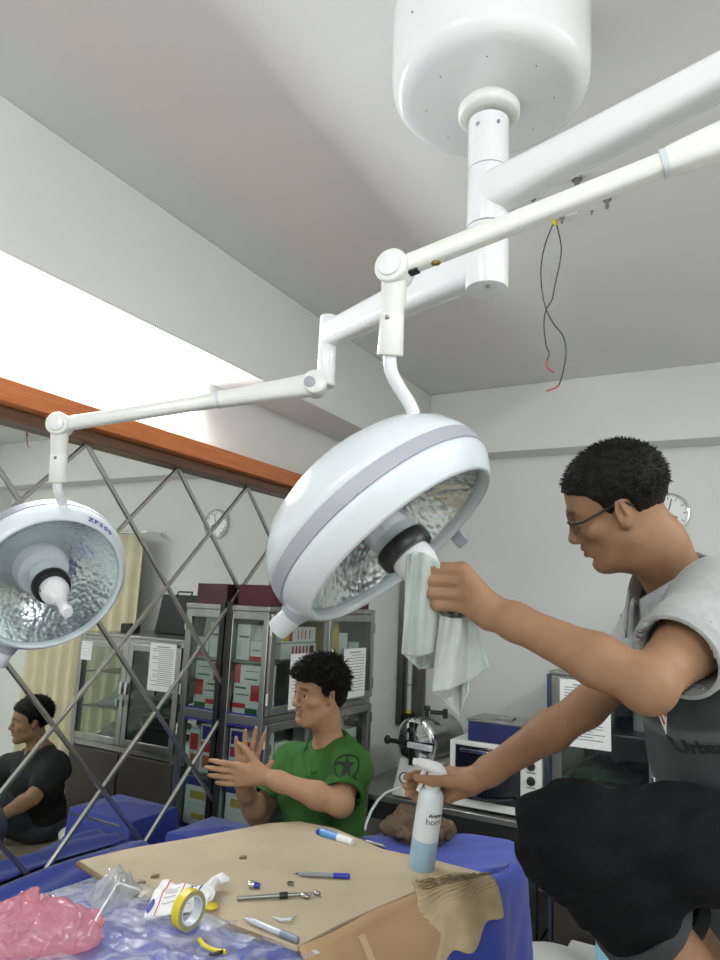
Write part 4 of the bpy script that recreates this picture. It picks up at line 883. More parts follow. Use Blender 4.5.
b2 = [pk(cu_ + a, cv_ + b) for a, b in ((-.04, .08), (.04, .08))]
obj('blue_badge', bdg, m_navy, wp)
wb = MB()
for (a, b, ra, rb) in ((-.035, .02, .035, .16), (.04, .04, .03, .14)):
    wb.add([pk(cu_ + a, cv_ + b) + V(0, 0, .0036)] + [pk(cu_ + a + ra * cos(2 * pi * k / 20), cv_ + b + rb * sin(2 * pi * k / 20)) + V(0, 0, .0038) for k in range(20)], [(0, 1 + k, 1 + (k + 1) % 20) for k in range(20)])
obj('white_badge_figure', wb, m_paper, wp)
b3 = MB(); b3.add([pk(.05, .22) + V(0, 0, .0024)] + [pk(.05 + .05 * cos(2 * pi * k / 20), .22 + .14 * sin(2 * pi * k / 20)) + V(0, 0, .0026) for k in range(20)], [(0, 1 + k, 1 + (k + 1) % 20) for k in range(20)])
obj('blue_corner_mark', b3, m_navy, wp)
tl_ = MB()
for k in range(5): tl_.grid(lambda u, v: pk(.22 + .2 * u, .25 + .1 * k + .025 * v) + V(0, 0, .0022), 8, 1)
obj('printed_lines', tl_, M('faint_print', (.45, .45, .48), .7), wp)
tw = tp(214, 890, CZ1 + .002)
obj('twisted_end', MB().tube([pk(.93, .45), tw + V(0, 0, .016), tp(222, 884, CZ1 + .012) + V(0, 0, .01), tp(229, 880, CZ1 + .02)], [.016, .010, .012, .004], 9), m_paper, wp)
tag(obj('yellow_packet_scrap', MB().ell(tp(210, 906, CZ1 + .006), (RT[0] * V(.008, 0, 0) + V(.008, .004, 0))[0] * V(1.2, .9, .5), 12, 8), m_yel2), 'small yellow scrap tucked beside the tape roll and the white packet', 'scrap')

# pens, tools, bits
def pen(name, a, b, r, mats, label, cat, cap=None):
    a, b = a + V(0, 0, r), b + V(0, 0, r); d = (b - a) / np.linalg.norm(b - a); L = np.linalg.norm(b - a)
    t = thing(name, (a + b) / 2 - V(0, 0, r), label, cat)
    obj('barrel', MB().lathe(a, d, [(0, 0), (r * .25, 0), (r * .3, L * .06), (r * .85, L * .13), (r, L * .18), (r, L * .72), (0, L * .72)], 18), mats[0], t)
    obj('tip', MB().lathe(a, d, [(0, -.002), (r * .15, -.001), (r * .45, L * .08), (r * .6, L * .12), (0, L * .12)], 14), mats[1], t)
    obj('cap', MB().lathe(a, d, [(0, L * .70), (r * 1.08, L * .70), (r * 1.08, L * .985), (r * .8, L), (0, L)], 18), mats[2], t)
    return t
pen('ballpoint_pen', on_c(294, 876), on_c(350, 879), .0052, (M('grey_barrel', (.24, .25, .27), .35), m_black, m_bluepl), 'grey ballpoint pen with a dark blue end lying in the middle of the cardboard', 'pen')
pen('clear_pen', on_c(244, 921), on_c(298, 944), .0055, (M('clear_barrel', (.50, .53, .58), .2), m_lgrey, M('smoke_cap', (.18, .20, .26), .3)), 'clear-barrelled pen lying along the near edge of the cardboard', 'pen')
a, b = on_c(237, 901) + V(0, 0, .005), on_c(320, 896) + V(0, 0, .005); d = (b - a) / np.linalg.norm(b - a); L = np.linalg.norm(b - a); sdd = np.cross(d, V(0, 0, 1))
tl = thing('hose_fitting_tool', (a + b) / 2, 'slim grey metal tool with a black collar lying between the two pens', 'tool')
obj('rod', MB().cyl(a, a + d * L * .58, .0042, seg=12), m_steeld, tl); obj('collar', MB().cyl(a + d * L * .5, a + d * L * .60, .0068, seg=16, bev=.001), m_black, tl)
obj('jaw', MB().cyl(a + d * L * .58, a + d * L * .9, .0040, .003, 12).ell(a + d * L * .80 + sdd * .006, V(.012, .006, .004), 12, 8).ell(a + d * L * .96 + sdd * -.003, V(.009, .006, .004), 12, 8), m_steel, tl)
cb_ = thing('bottle_cap', on_c(256, 888), 'small blue and silver cap lying left of the grey pen', 'cap'); q = on_c(252, 888) + V(0, 0, .007)
obj('metal_ring', MB().cyl(q - RT * .008, q + RT * .004, .007, seg=20, bev=.001), m_chrome, cb_); obj('blue_end', MB().cyl(q + RT * .004 - UP * .001, q + RT * .016 - UP * .003, .0062, .005, 20, .001), m_bluepl, cb_)
q = on_c(290.5, 885); tag(obj('hex_nut', MB().lathe(q, (0, 0, 1), [(.0035, 0), (.0075, 0), (.0075, .006), (.0035, .006)], 6, True), m_steel, smooth=False), 'small metal nut lying near the tip of the grey pen', 'nut')
ch = obj('paper_curl', MB().tube([on_c(272, 917), on_c(281, 920, .004), on_c(290, 919, .006), on_c(296, 914, .002)], [.0012, .003, .003, .001], 6), m_lgrey); tag(ch, 'thin pale shaving curled on the cardboard near its folded edge', 'scrap')
for (x, y, lab) in ((141, 884, 'larger torn cardboard scrap near the packet on the sheet\'s far corner'), (155, 877, 'smaller torn cardboard scrap on the sheet\'s far corner'), (243, 858, 'dark chip lying alone at the far middle of the cardboard')):
    q = on_c(x, y); tag(obj('cardboard_scrap', MB().obox(q + V(0, 0, .0022), RT * .008 + V(0, 0, .001), FW * V(1, 1, 0) * .006, V(0, 0, .0018)), m_cardd, bevel=.001), lab, 'scrap')
# tube of ointment and silver pen near the rag
a, b = tp(322, 833, CZ1 + .006), tp(352, 843, CZ1 + .004); d = b - a
ot = thing('ointment_tube', (a + b) / 2 - V(0, 0, .006), 'blue and white ointment tube lying at the far edge of the cardboard', 'tube')
obj('tube_body', MB().tube([a + d * k / 8 + V(0, 0, .002) for k in range(9)], [.011 * (1 - .35 * k / 8) for k in range(9)], 16), M('sky_blue_print', (.10, .28, .60), .35), ot)
obj('white_crimp', MB().tube([a + d * .55 + V(0, 0, .0024), a + d * .8 + V(0, 0, .0024), a + d * 1.03 + V(0, 0, .002)], [.0098, .009, .0085], 16), m_paper, ot); obj('navy_cap', MB().cyl(a - d * .16, a + V(0, 0, .002), .007, .010, 16, .001), m_bluepl, ot)
obj('red_print_spot', MB().ell(a + d * .72 - FW * .007 + V(0, 0, .006), V(.006, .003, .003), 10, 6), m_red, ot)
pen('silver_pen', tp(386, 849, TZ + .004), tp(358, 841, TZ + .005), .005, (m_steel, m_steeld, m_black), 'dark silver pen poking out from under the brown rag', 'pen')
# yellow strap clip on the plastic
yc = thing('cable_tie_scrap', tp(212, 948), 'short bent yellow strip with a black end lying on the clear plastic', 'scrap')
obj('yellow_strip', MB().tube(smoothp([tp(199, 939, TZ + .02), tp(204, 945, TZ + .016), tp(214, 950, TZ + .014), tp(226, 952, TZ + .016)], 4), .0038, 8), m_yel2, yc)
obj('black_end', MB().tube([tp(209, 955, TZ + .014), tp(219, 953, TZ + .017), tp(226, 950, TZ + .016)], [.003, .0035, .002], 8), m_black, yc)

# clear plastic wrap spread over the near part of the drape
def film(u, v):
    p = (1 - v) * ((1 - u) * tp(-70, 935) + u * tp(128, 868)) + v * ((1 - u) * tp(60, 1060) + u * tp(320, 955))
    z = TZ + .005 + .012 * (.4 + crease((u * 7, v * 7, .3), 1) * .8 + .4 * crease((u * 18, v * 16, 2.1), 1) + .5 * mnoise.noise(Vector((u * 6, v * 6, 3)))) * min(1, 8 * min(u, 1 - u, v, 1 - v))
    return (p[0] + .004 * sin(v * 40), p[1], min(z, TZ + .034))
tag(obj('plastic_wrap', MB().grid(film, 130, 100), m_clear, angle=180), 'wrinkled clear plastic wrap spread over the blue drape under the pink bag', 'plastic wrap')
# second small crumpled bag by the sheet corner
def bag2(u, v):
    p = (1 - v) * ((1 - u) * tp(82, 903) + u * tp(122, 876)) + v * ((1 - u) * tp(100, 925) + u * tp(143, 897)); e = min(1, 6 * min(u, 1 - u, v, 1 - v))
    return (p[0], p[1], TZ + .014 + e * .036 * mnoise.ridged_multi_fractal(Vector((u * 2.6 + 5, v * 2.6, .4)), 1, 2, 3, 1, 2) * .55)
tag(obj('clear_bag', MB().grid(bag2, 40, 40), glass('bag_film', (.9, .92, .92), .18, .5, .15, (.75, .78, .77)), angle=180), 'small crumpled clear bag by the cardboard\'s far corner', 'bag')
tag(obj('white_string', MB().tube(smoothp([tp(88, 935, TZ + .03), tp(100, 912, TZ + .05), tp(112, 893, TZ + .04), tp(118, 884, TZ + .04), tp(131, 887, TZ + .03), tp(139, 890, TZ + .02)], 5), .0022, 6), m_paper), 'thin white drawstring across the clear bag', 'string')
# pink bag
pcn = tp(12, 948); 
pr_ = [el(pcn + V(0, 0, .024), (.15, .075, .028), R=np.stack([RT, _f0, _z], 1), k=.03), el(pcn - RT * .05 + V(0, 0, .040), (.09, .06, .028), R=np.stack([RT, _f0, _z], 1), k=.03), el(pcn + RT * .09 + V(0, 0, .030), (.055, .045, .026), R=np.stack([RT, _f0, _z], 1), k=.03), rc(pcn + RT * .01 + V(0, 0, .045), pcn + RT * .03 + V(0, 0, .085), .022, .006, .02)]
pv, pf = field_mesh(pr_, .0035); pn = normals(pv, pf)
pv = pv + (pn * .6 + V(0, 0, .5)) * np.array([[.034 * facet(p, 13) + .020 * facet(p + 3.3, 27) + .010 * facet(p + 1.3, 55)] for p in pv]); pv = relax(pv, pf, 1, .3); pv[:, 2] = np.maximum(pv[:, 2], TZ + .006)
tag(obj('plastic_bag', MB().add(pv, [tuple(x) for x in pf]), m_pink, angle=180), 'crumpled translucent pink plastic bag at the near end of the table', 'bag')

# ------------------------------------------------------------------ things on the floor to the right of the table
q = on(552, 960, 2, .40)
so = thing('round_stool', (q[0], q[1], 0), 'round stool with a pale seat standing on the floor beside the draped table', 'stool')
obj('seat', MB().lathe((q[0], q[1], .36), (0, 0, 1), [(0, 0), (.155, 0), (.165, .012), (.165, .03), (.155, .04), (0, .043)], 48), m_cream, so)
for k in range(4):
    a = k * pi / 2 + .5; obj('leg', MB().tube([(q[0] + .12 * cos(a), q[1] + .12 * sin(a), .362), (q[0] + .18 * cos(a), q[1] + .18 * sin(a), 0)], .012, 10), m_steel, so)
obj('foot_ring', MB().tube([(q[0] + .152 * cos(t * 2 * pi / 32), q[1] + .152 * sin(t * 2 * pi / 32), .22) for t in range(33)], .007, 8), m_steel, so)
pl = thing('low_platform', (.05, 2.75, 0), 'low cardboard-topped platform on which the person in black sits', 'platform')
obj('base', bx((-.36, 2.32, 0.0), (.9, 3.36, .2)), m_cardb, pl, bevel=.01); obj('top_sheet', bx((-.38, 2.29, .2005), (.92, 3.38, .215)), m_card, pl, bevel=.004)
bxq = tag(obj('storage_crate', MB().box((-.80, 3.26, 0.0), (-.52, 3.56, .30)), m_paper, bevel=.01), 'pale storage box on the floor behind the stool, half hidden by a bent knee', 'box')
c = on(606, 955, 2, .62)
bt_ = on(603, 933, 1, 2.05); tag(obj('blue_batten', MB().obox(V(bt_[0] + .01, bt_[1], bt_[2] / 2), RT * .016, V(0, .012, 0), V(-.012, 0, bt_[2] / 2)), m_lblue, bevel=.002), 'pale blue strip standing behind the bent knee near the floor', 'strip')

# ================================================================== PEOPLE
def frame(fwd, upish):
    y = fwd / np.linalg.norm(fwd); x = np.cross(y, upish); x /= np.linalg.norm(x); z = np.cross(x, y); return np.stack([x, y, z], 1)
class Head:
    def __init__(s, c, R, sc): s.c, s.R, s.s = np.asarray(c, float), R, sc
    def w(s, *p): return s.c + s.R @ (np.array(p, float) * s.s)
    def e(s, c, r, k=.012, op=1, tilt=0, roll=0):
        Q = np.eye(3)
        if tilt: a = tilt; Q = np.array([[1, 0, 0], [0, cos(a), -sin(a)], [0, sin(a), cos(a)]])
        if roll: a = roll; Q = Q @ np.array([[cos(a), -sin(a), 0], [sin(a), cos(a), 0], [0, 0, 1]])
        return el(s.w(*c), np.array(r) * s.s, s.R @ Q, k * s.s, op)
    def r(s, a, b, ra, rb=None, k=.012, op=1): return rc(s.w(*a), s.w(*b), ra * s.s, (ra if rb is None else rb) * s.s, k * s.s, op)
    def loc(s, v): return ((v - s.c) @ s.R) / s.s
    def prims(s, smile=0.):
        e, r = s.e, s.r; s.sm = smile
        P_ = [e((0, -.012, .047), (.075, .095, .079)), e((0, .028, .055), (.063, .056, .055), .03), e((0, .03, -.02), (.062, .058, .085), .03)]
        for m in (-1, 1):
            P_ += [r((m * .054, .002, -.05), (m * .020, .066, -.088), .017, .016, .03), e((m * .043, .058, -.010), (.022, .022, .017), .022)]
        P_ += [e((0, .074, -.089), (.022, .017, .018), .02), e((0, .072, -.050), (.030, .022, .028), .02)]
        for m in (-1, 1): P_ += [r((m * .006, .088, .031), (m * .043, .070, .036), .0095, .009, .014)]
        for m in (-1, 1): P_ += [e((m * .032, .097, .014), (.019, .017, .0125), .012, -1)]
        P_ += [r((0, .087, .026), (0, .105, -.016), .0075, .0095, .012), e((0, .1055, -.0215), (.0130, .0118, .0105), .008)]
        for m in (-1, 1):
            P_ += [e((m * .0125, .098, -.0245), (.0085, .012, .0085), .006), e((m * .031, .0735, .013), (.0165, .0145, .0150), .006),
                   e((m * .0318, .0895, .0125), (.0125, .0085, .0044), .003, -1), e((m * .007, .103, -.0325), (.0042, .006, .004), .003, -1)]
        P_ += [r((-.021 - smile * .006, .083 - smile * .006, -.0485 + smile * .009), (0, .0945, -.0455), .0052, .0062, .008), r((.021 + smile * .006, .083 - smile * .006, -.0485 + smile * .009), (0, .0945, -.0455), .0052, .0062, .008),
               r((-.018 - smile * .006, .083 - smile * .006, -.0600 + smile * .013), (0, .0925, -.0605 - smile * .003), .0058, .0070, .008), r((.018 + smile * .006, .083 - smile * .006, -.0600 + smile * .013), (0, .0925, -.0605 - smile * .003), .0058, .0070, .008)]
        P_ += [e((0, .0985, -.0535), (.022, .012, .0016 + smile * .0032), .003, -1), e((0, .088, -.073), (.02, .010, .006), .010, -1)]
        for m in (-1, 1):
            P_ += [e((m * .0765, -.006, .011), (.0085, .0175, .0305), .006, tilt=.22, roll=m * -.35), e((m * .0755, .001, -.013), (.006, .009, .010), .008),
                   e((m * .0850, -.002, .015), (.0075, .0095, .0185), .004, -1, tilt=.22, roll=m * -.35), r((m * .0835, -.009, .004), (m * .0835, -.007, .024), .0035, .003, .004)]
        return P_
    def tint(s, v, base):
        l = s.loc(v); c = np.tile(np.array(base), (len(v), 1))
        lip = np.exp(-((np.abs(l[:, 0]) / .021) ** 4)) * np.exp(-((l[:, 2] + .0535 - getattr(s, 'sm', 0) * 10 * l[:, 0] ** 2) / .0105) ** 4) * (l[:, 1] > .078)
        c = c * (1 - lip[:, None] * .85) + np.array([base[0] * .78, base[1] * .52, base[2] * .55]) * lip[:, None] * .85
        ax = np.abs(l[:, 0]); brow = np.exp(-((ax - .030) / .019) ** 4) * np.exp(-((l[:, 2] - (.037 + .10 * (.03 - np.abs(ax - .03)) * .3)) / .0048) ** 2) * (l[:, 1] > .05)
        c = c * (1 - brow[:, None] * .92) + np.array([.012, .010, .009]) * brow[:, None] * .92
        sm = getattr(s, 'sm', 0); mo = np.exp(-((ax / (.020 + .005 * sm)) ** 4)) * np.exp(-((l[:, 2] + .0535 - sm * 13 * ax * ax) / (.0022 + .001 * sm)) ** 2) * (l[:, 1] > .075)
        c = c * (1 - mo[:, None] * .7)
        return c
    def eyes(s, par, look=(0, 1, 0)):
        w_, i_ = MB(), MB()
        for m in (-1, 1):
            c = s.w(m * .031, .0752, .0128); w_.ell(c, s.R * .0122 * s.s, 16, 10)
            d = s.R @ (np.array(look, float) / np.linalg.norm(look)); i_.lathe(c + d * .0108 * s.s, d, [(0, .0018 * s.s), (.0035 * s.s, .0016 * s.s), (.0058 * s.s, .0004 * s.s), (.0058 * s.s, -.001)], 16)
        o = obj('eyes', w_, M('eye_white', (.42, .40, .37), .25), par); obj('irises', i_, M('dark_iris', (.02, .012, .008), .12), o)
    def hair(s, par, line, off=.006, extra=(), vox=.004, spikes=0, ln=.02, fwd=.3, rough=.002, mat=None, lift=.8, w=.0035):
        def cut(X, Y, Z):
            x, y, z = X - s.c[0], Y - s.c[1], Z - s.c[2]
            lx, ly, lz = [(x * s.R[0][i] + y * s.R[1][i] + z * s.R[2][i]) / s.s for i in range(3)]
            hl = np.interp(ly, line[0], line[1]); return ((hl - lz) * s.s * .8 + 0 * lx).astype(np.float32)
        o = off; pr = [s.e((0, -.012, .047), (.075 + o * .8, .095 + o, .079 + o), .02), s.e((0, .028, .055), (.063 + o * .9, .056 + o, .055 + o), .03), s.e((0, -.02, .06), (.072 + o, .09 + o, .074 + o * 1.6), .02)] + [s.e(*q) for q in extra] + [('f', cut, .004 * s.s, 0)]
        v, f = field_mesh(pr, vox); v = relax(v, f, 1); n = normals(v, f); l = s.loc(v)
        v = v + n * (rough * np.array([mnoise.noise(Vector(p) * 70) + .6 * mnoise.noise(Vector(p) * 150) for p in v]))[:, None]
        mb = MB().add(v, [tuple(q) for q in f]); rr = random.Random(5)
        up = (l[:, 2] > np.interp(l[:, 1], line[0], line[1]) + .012)
        idx = np.flatnonzero(up & (l[:, 2] > .02))
        for k in range(spikes):
            i = idx[rr.randrange(len(idx))]; p = v[i]; a = n[i] * lift + s.R[:, 1] * fwd * rr.uniform(.2, 1.2) + s.R[:, 0] * rr.uniform(-.4, .4) - s.R[:, 2] * .1; a /= np.linalg.norm(a)
            L = ln * rr.uniform(.5, 1.15); t = np.cross(a, V(.3, .5, .8)); t /= np.linalg.norm(t); b = np.cross(a, t)
            mb.add([p - n[i] * .003 + t * w, p - n[i] * .003 - t * w * .5 + b * w, p - n[i] * .003 - t * w * .5 - b * w, p + a * L], [(0, 1, 3), (1, 2, 3), (2, 0, 3)])
        return obj('hair', mb, mat or m_hair, par, angle=180, fixn=False)
HL1 = ([-.14, -.10, -.075, -.055, -.042, -.030, -.024, .002, .008, .014, .024, .030, .042, .062, .078, .088, .12], [-.072, -.075, -.070, -.052, -.028, .0, .030, .034, .018, .010, .014, .044, .060, .070, .076, .079, .079])
def fingers(base, joints, rad, k=.004): return chain([np.asarray(base)] + [np.asarray(j) for j in joints], rad, k)
SK1 = (.285, .155, .088); SK2 = (.36, .205, .120)
def handrig(wrist, f, n, th, size=1., curl=(.1, .15, .2, .25), spread=.05, thumb=(.7, .35), thcurl=.3, rad=1.):
    """wrist, direction to the fingers f, back-of-hand normal n, thumb side th; curl per finger in radians per joint"""
    f = f / np.linalg.norm(f); th = th - f * (th @ f); th /= np.linalg.norm(th); n = np.cross(f, th) * (1 if np.cross(f, th) @ n > 0 else -1)
    pr = []; kn = []
    offs = (.030, .010, -.011, -.030); lens = ((.046, .027, .021), (.050, .031, .022), (.046, .029, .021), (.036, .022, .019)); mc = (.088, .090, .085, .078)
    for i in range(4):
        k = wrist + (f * mc[i] + th * offs[i]) * size; kn.append(k)
        pr.append(rc(wrist + th * offs[i] * .45 * size + f * .008, k, .0150 * size, .0115 * size, .016))
        d = f + th * spread * (1.5 - i); d /= np.linalg.norm(d); a = 0; p = k; pts = [p]
        for j in range(3):
            a += curl[i] * (1, 1.1, .8)[j]; dd = d * cos(a) - n * sin(a); p = p + dd * lens[i][j] * size; pts.append(p)
        pr += chain(pts, [.0103 * size * rad, .0092 * size * rad, .0082 * size * rad, .0068 * size * rad], .005)
    t0 = wrist + (f * .022 + th * .026 - n * .006) * size; d = f * cos(thumb[0]) + th * sin(thumb[0]) - n * thumb[1]; d /= np.linalg.norm(d)
    t1 = t0 + d * .040 * size; d2 = d * cos(thcurl) + f * sin(thcurl) * .7 - n * sin(thcurl) * .5; d2 /= np.linalg.norm(d2); t2 = t1 + d2 * .032 * size; d3 = d2 * .9 + f * .3; d3 /= np.linalg.norm(d3); t3 = t2 + d3 * .026 * size
    pr += [rc(t0, t1, .0165 * size, .0125 * size, .014)] + chain([t1, t2, t3], [.0115 * size, .0100 * size, .0080 * size], .006)
    return pr

# ------------------------------------------------------------------ crouching person in the grey polo shirt
def person_polo():
    root = thing('person', P(740, 1010, 1.3), 'person in glasses, grey polo and black trousers crouching by the big lamp, gripping spray bottle', 'person')
    H = Head(P(619, 511, 1.36), frame(camdir(-.90, -.41, .30), camdir(-.41, .90, 0)), .94)
    nb = P(686, 598, 1.40); ch = P(714, 668, 1.38); ab = P(731, 755, 1.34); pel = P(800, 856, 1.33)
    shL, shR = P(722, 612, 1.245), P(668, 626, 1.52); elL, elR = P(648, 684, 1.075), P(586, 708, 1.50); wrL, wrR = P(494, 612, 1.215), P(474, 781, 1.575)
    hipL, hipR = P(806, 852, 1.22), P(800, 850, 1.44); knL, knR = P(570, 838, 1.13), P(606, 840, 1.40); anL, anR = P(742, 1030, 1.18), P(760, 1030, 1.42)
    body = H.prims()
    body += chain([H.w(0, -.022, -.035), H.w(0, -.035, -.09), nb], [.057, .056, .062], .03)
    body += [el(H.w(0, .012, -.088), np.array((.045, .05, .03)) * H.s, H.R, .03)]
    un = H.w(0, -.03, -.075) - nb; un /= np.linalg.norm(un); nbl = nb - un * .055
    body += chain([nbl, ch, ab, pel], [.075, .125, .115, .13], .04)
    body += chain([shL, ch], [.07, .09], .05) + chain([shR, ch], [.07, .09], .05) + [rc(nbl, shL, .045, .060, .03), rc(nbl, shR, .045, .060, .03)]
    for (s, e, w) in ((shL, elL, wrL), (shR, elR, wrR)):
        m = s * .5 + e * .5; fm = e * .70 + w * .30
        body += chain([s, m, e], [.056, .049, .038], .02) + chain([e, fm, w * .85 + e * .15, w], [.038, .0405, .030, .0270], .02)
    body += [el(elL + V(0, 0, -.006), (.037, .037, .037), k=.02)]
    for (h, k_, a) in ((hipL, knL, anL), (hipR, knR, anR)):
        body += chain([pel, h], [.12, .10], .05) + chain([h, k_], [.085, .062], .03) + chain([k_, k_ * .6 + a * .4, a], [.058, .055, .040], .03)
        t = a + camdir(-1, -.1, 0) * .20; body += chain([a + V(0, 0, -.035), t * .8 + a * .2 + V(0, 0, -.066)], [.038, .022], .02)
    # left hand: fist closed round the cloth on the lamp handle
    hd = 1.235
    kn = [P(463, 569, hd - .012), P(466, 580, hd - .014), P(465, 593, hd - .010), P(461, 605, hd)]
    offs = [P(490, 603, 1.216), P(489, 608, 1.210), P(488, 614, 1.208), P(487, 620, 1.212)]
    for i in range(4):
        body.append(rc(offs[i], kn[i], .0165, .0125, .016))
        y0 = (566, 578, 591, 603)[i]; x1 = (434, 431, 432, 437)[i]
        mid = P(x1, y0 + 2, hd + .004); d1_ = P(x1 + 1, y0 + 5, hd + .036); d2_ = P(x1 + 16, y0 + 7, hd + .046)
        body += chain([kn[i], mid, d1_, d2_], [.0122, .0112, .0100, .0082], .0045)
    body += [rc(P(490, 607, 1.225), P(472, 592, hd + .03), .017, .014, .014)] + chain([P(472, 592, hd + .03), P(456, 580, hd + .046), P(441, 571, hd + .045)], [.0135, .0120, .0095], .006)
    # right hand round the spray bottle
    bd_ = (hb2 - CAM) @ FW
    k2 = [P(450, 772, bd_ + .010), P(449, 781, bd_ + .018), P(448, 789, bd_ + .020), P(449, 797, bd_ + .016)]
    for i in range(4):
        body.append(rc(P(470, 776 + 4 * i, 1.575 + .004 * i), k2[i], .0165, .0135, .016))
        yy = (774, 783, 791, 797)[i]; pts = [k2[i], P(434, yy - 1, bd_ + .036), P(416, yy + 1, bd_ + .026), P((407, 406, 408, 424)[i], yy + 3, bd_ + .004)]
        body += chain(pts, [.0125, .0112, .0104, .0086], .0045)
    body += [rc(P(468, 782, 1.565), P(449, 781, bd_ - .024), .0175, .0135, .014)] + chain([P(449, 781, bd_ - .024), P(432, 781, bd_ - .031), P(417, 778, bd_ - .026)], [.0130, .0112, .0088], .006)
    b = blob('body', body, .0036, m_skin, root, tint=lambda v: H.tint(v, SK1), smooth_it=1)
    H.eyes(b, (0, .9, -.5))
    H.hair(root, HL1, off=.0060, spikes=2200, ln=.0085, fwd=.5, w=.0018, lift=.7)
    # glasses
    se = lambda q: math.copysign(abs(q) ** .55, q)
    gl = obj('glasses', (lambda mb: [mb.tube([H.w(m * (.034 + .0235 * se(cos(t))), .1005 - .008 * (.5 + .5 * se(cos(t))), .0095 + .0130 * se(sin(t))) for t in np.linspace(0, 2 * pi, 41)], [(.0027 if sin(t) > .05 else .0010) * H.s for t in np.linspace(0, 2 * pi, 41)], 8) for m in (-1, 1)]
        and [mb.tube([H.w(m * .0575, .0925, .019), H.w(m * .070, .072, .018), H.w(m * .0775, .02, .027), H.w(m * .0795, -.010, .031), H.w(m * .079, -.028, .014)], .0025 * H.s, 8) for m in (-1, 1)]
        and [mb.tube([H.w(-.0115, .1005, .014), H.w(0, .1045, .017), H.w(.0115, .1005, .014)], .0016 * H.s, 8)] and mb)(MB()), m_black, root)
    ls = MB()
    for m in (-1, 1): ls.add([H.w(m * .034, .0955, .010)] + [H.w(m * (.034 + .0228 * se(cos(t))), .1005 - .008 * (.5 + .5 * se(cos(t))), .0095 + .0124 * se(sin(t))) for t in np.linspace(0, 2 * pi, 25)[:-1]], [(0, 1 + k, 1 + (k + 1) % 24) for k in range(24)])
    obj('lenses', ls, glass('lens', (.96, .97, .97), .1), gl, smooth=False)
    # polo shirt
    armL = (elL - shL) / np.linalg.norm(elL - shL); armR = (elR - shR) / np.linalg.norm(elR - shR)
    slL0, slL1 = shL, shL + armL * .165; slR1 = shR + armR * .15
    un = H.w(0, -.03, -.075) - nb; un /= np.linalg.norm(un); nbs = nb - un * .045
    sh = chain([nbs, ch, ab, pel + (ab - pel) * .25], [.086, .140, .134, .145], .05) + chain([shL, ch], [.092, .11], .05) + chain([shR, ch], [.085, .10], .05) + [rc(nbs, shL, .068, .084, .04), rc(nbs, shR, .068, .080, .04)]
    sh += [rc(slL0, slL1, .080, .070, .03), rc(shR, slR1, .078, .066, .03)]
    un = H.w(0, -.03, -.075) - nb; un /= np.linalg.norm(un)
    sh += [rc(nb - un * .03, H.w(0, -.03, -.05), .073, .066, .006, -1), rc(shL + armL * .085, elL, .063, .068, .004, -1), rc(shR + armR * .07, elR, .060, .064, .004, -1)]
    for p, n_ in ((slL1, armL), (slR1, armR)):
        sh.append(el(p + n_ * .11, (.11, .11, .11), k=.003, op=-1))
    dn = (pel - ab) / np.linalg.norm(pel - ab); sh.append(half(pel + dn * -.005, dn))
    tx_ = (ch - nb) / np.linalg.norm(ch - nb)
    def st(v):
        c = np.tile(np.array((.030, .036, .037)), (len(v), 1))
        def dcap(a, b_, r):
            ab_ = b_ - a; t = np.clip(((v - a) @ ab_) / (ab_ @ ab_), 0, 1); return np.linalg.norm(v - a - t[:, None] * ab_, axis=1) - r
        ds = np.minimum(np.minimum(dcap(slL0, slL1 + armL * .05, .086), dcap(nb, shL, .075)), np.minimum(dcap(nb, shR, .075), dcap(shR, slR1, .08))); dt = dcap(ch, pel, .150)
        lightm = 1 / (1 + np.exp((ds - np.minimum(dt, .05) - .004) / .004)); c = c * (1 - lightm[:, None]) + np.array((.36, .37, .37)) * lightm[:, None]
        h = (v - ch) @ UP; s_ = (v - ch) @ RT; q = h - .33 * s_ + .060; band = np.exp(-(q / .010) ** 4) * (1 - lightm); c = c * (1 - band[:, None]) + np.array((.085, .092, .094)) * band[:, None]
        hem = 1 / (1 + np.exp((h - .28 * s_ + .176) / .004)); c = c * (1 - hem[:, None]) + np.array((.30, .32, .325)) * hem[:, None]
        return c
    so_ = blob('polo_shirt', sh, .0045, m_shirt, root, tint=st, smooth_it=1, disp=folds(.0032, (26, 38, -22, 0, 1), (-44, 20, 36, 1, .7), (14, -30, 60, 2, .6), (60, 55, 10, .5, .35)))
    so_['label'] = 'polo shirt with heather grey shoulders and sleeves and a charcoal body with lettering'
    # sleeve band
    def ring(par, c, ax, r0, r1, h, mt, nm):
        return obj(nm, MB().lathe(c, ax, [(r0, -h), (r0 + .0035, -h * .9), (r1 + .0035, h * .9), (r1, h), (r1 - .004, h * .9), (r0 - .004, -h * .9)], 48, True), mt, par, angle=60)
    ring(so_, slL1 + armL * .006, armL, .0735, .0705, .013, m_heather, 'sleeve_band'); ring(so_, slR1 + armR * .0, armR, .0700, .0675, .012, m_heather, 'sleeve_band')
    # collar
    a0 = H.R[:, 0]; cf = camdir(-.93, -.2, -.05); cf = cf - un * (cf @ un); cf /= np.linalg.norm(cf); cs = np.cross(cf, un)
    def colr(u, v):
        t = (u - .5) * 2 * 2.78; dirn = -cf * cos(t) + cs * sin(t); op_ = abs(u - .5) * 2
        w = v * 2 - 1
        if w < 0: r, h = .070 + .004 * (1 + w), -.005 + .040 * (1 + w) - .020 * op_ ** 2
        else: r, h = .074 + .048 * w + .010 * w * op_ ** 3, .035 - .070 * w - .020 * op_ ** 2 - .030 * w * op_ ** 4
        return nb + un * (h + .040 - .012 * cos(t) + .048 * max(0, -sin(t))) + dirn * (r + .006) + cf * .006 - UP * .004
    obj('collar', MB().grid(colr, 60, 12), m_heather, so_, solid=.004, angle=180)
    tgt = BVHTree.FromPolygons([v.co[:] for v in so_.data.vertices], [p.vertices[:] for p in so_.data.polygons])
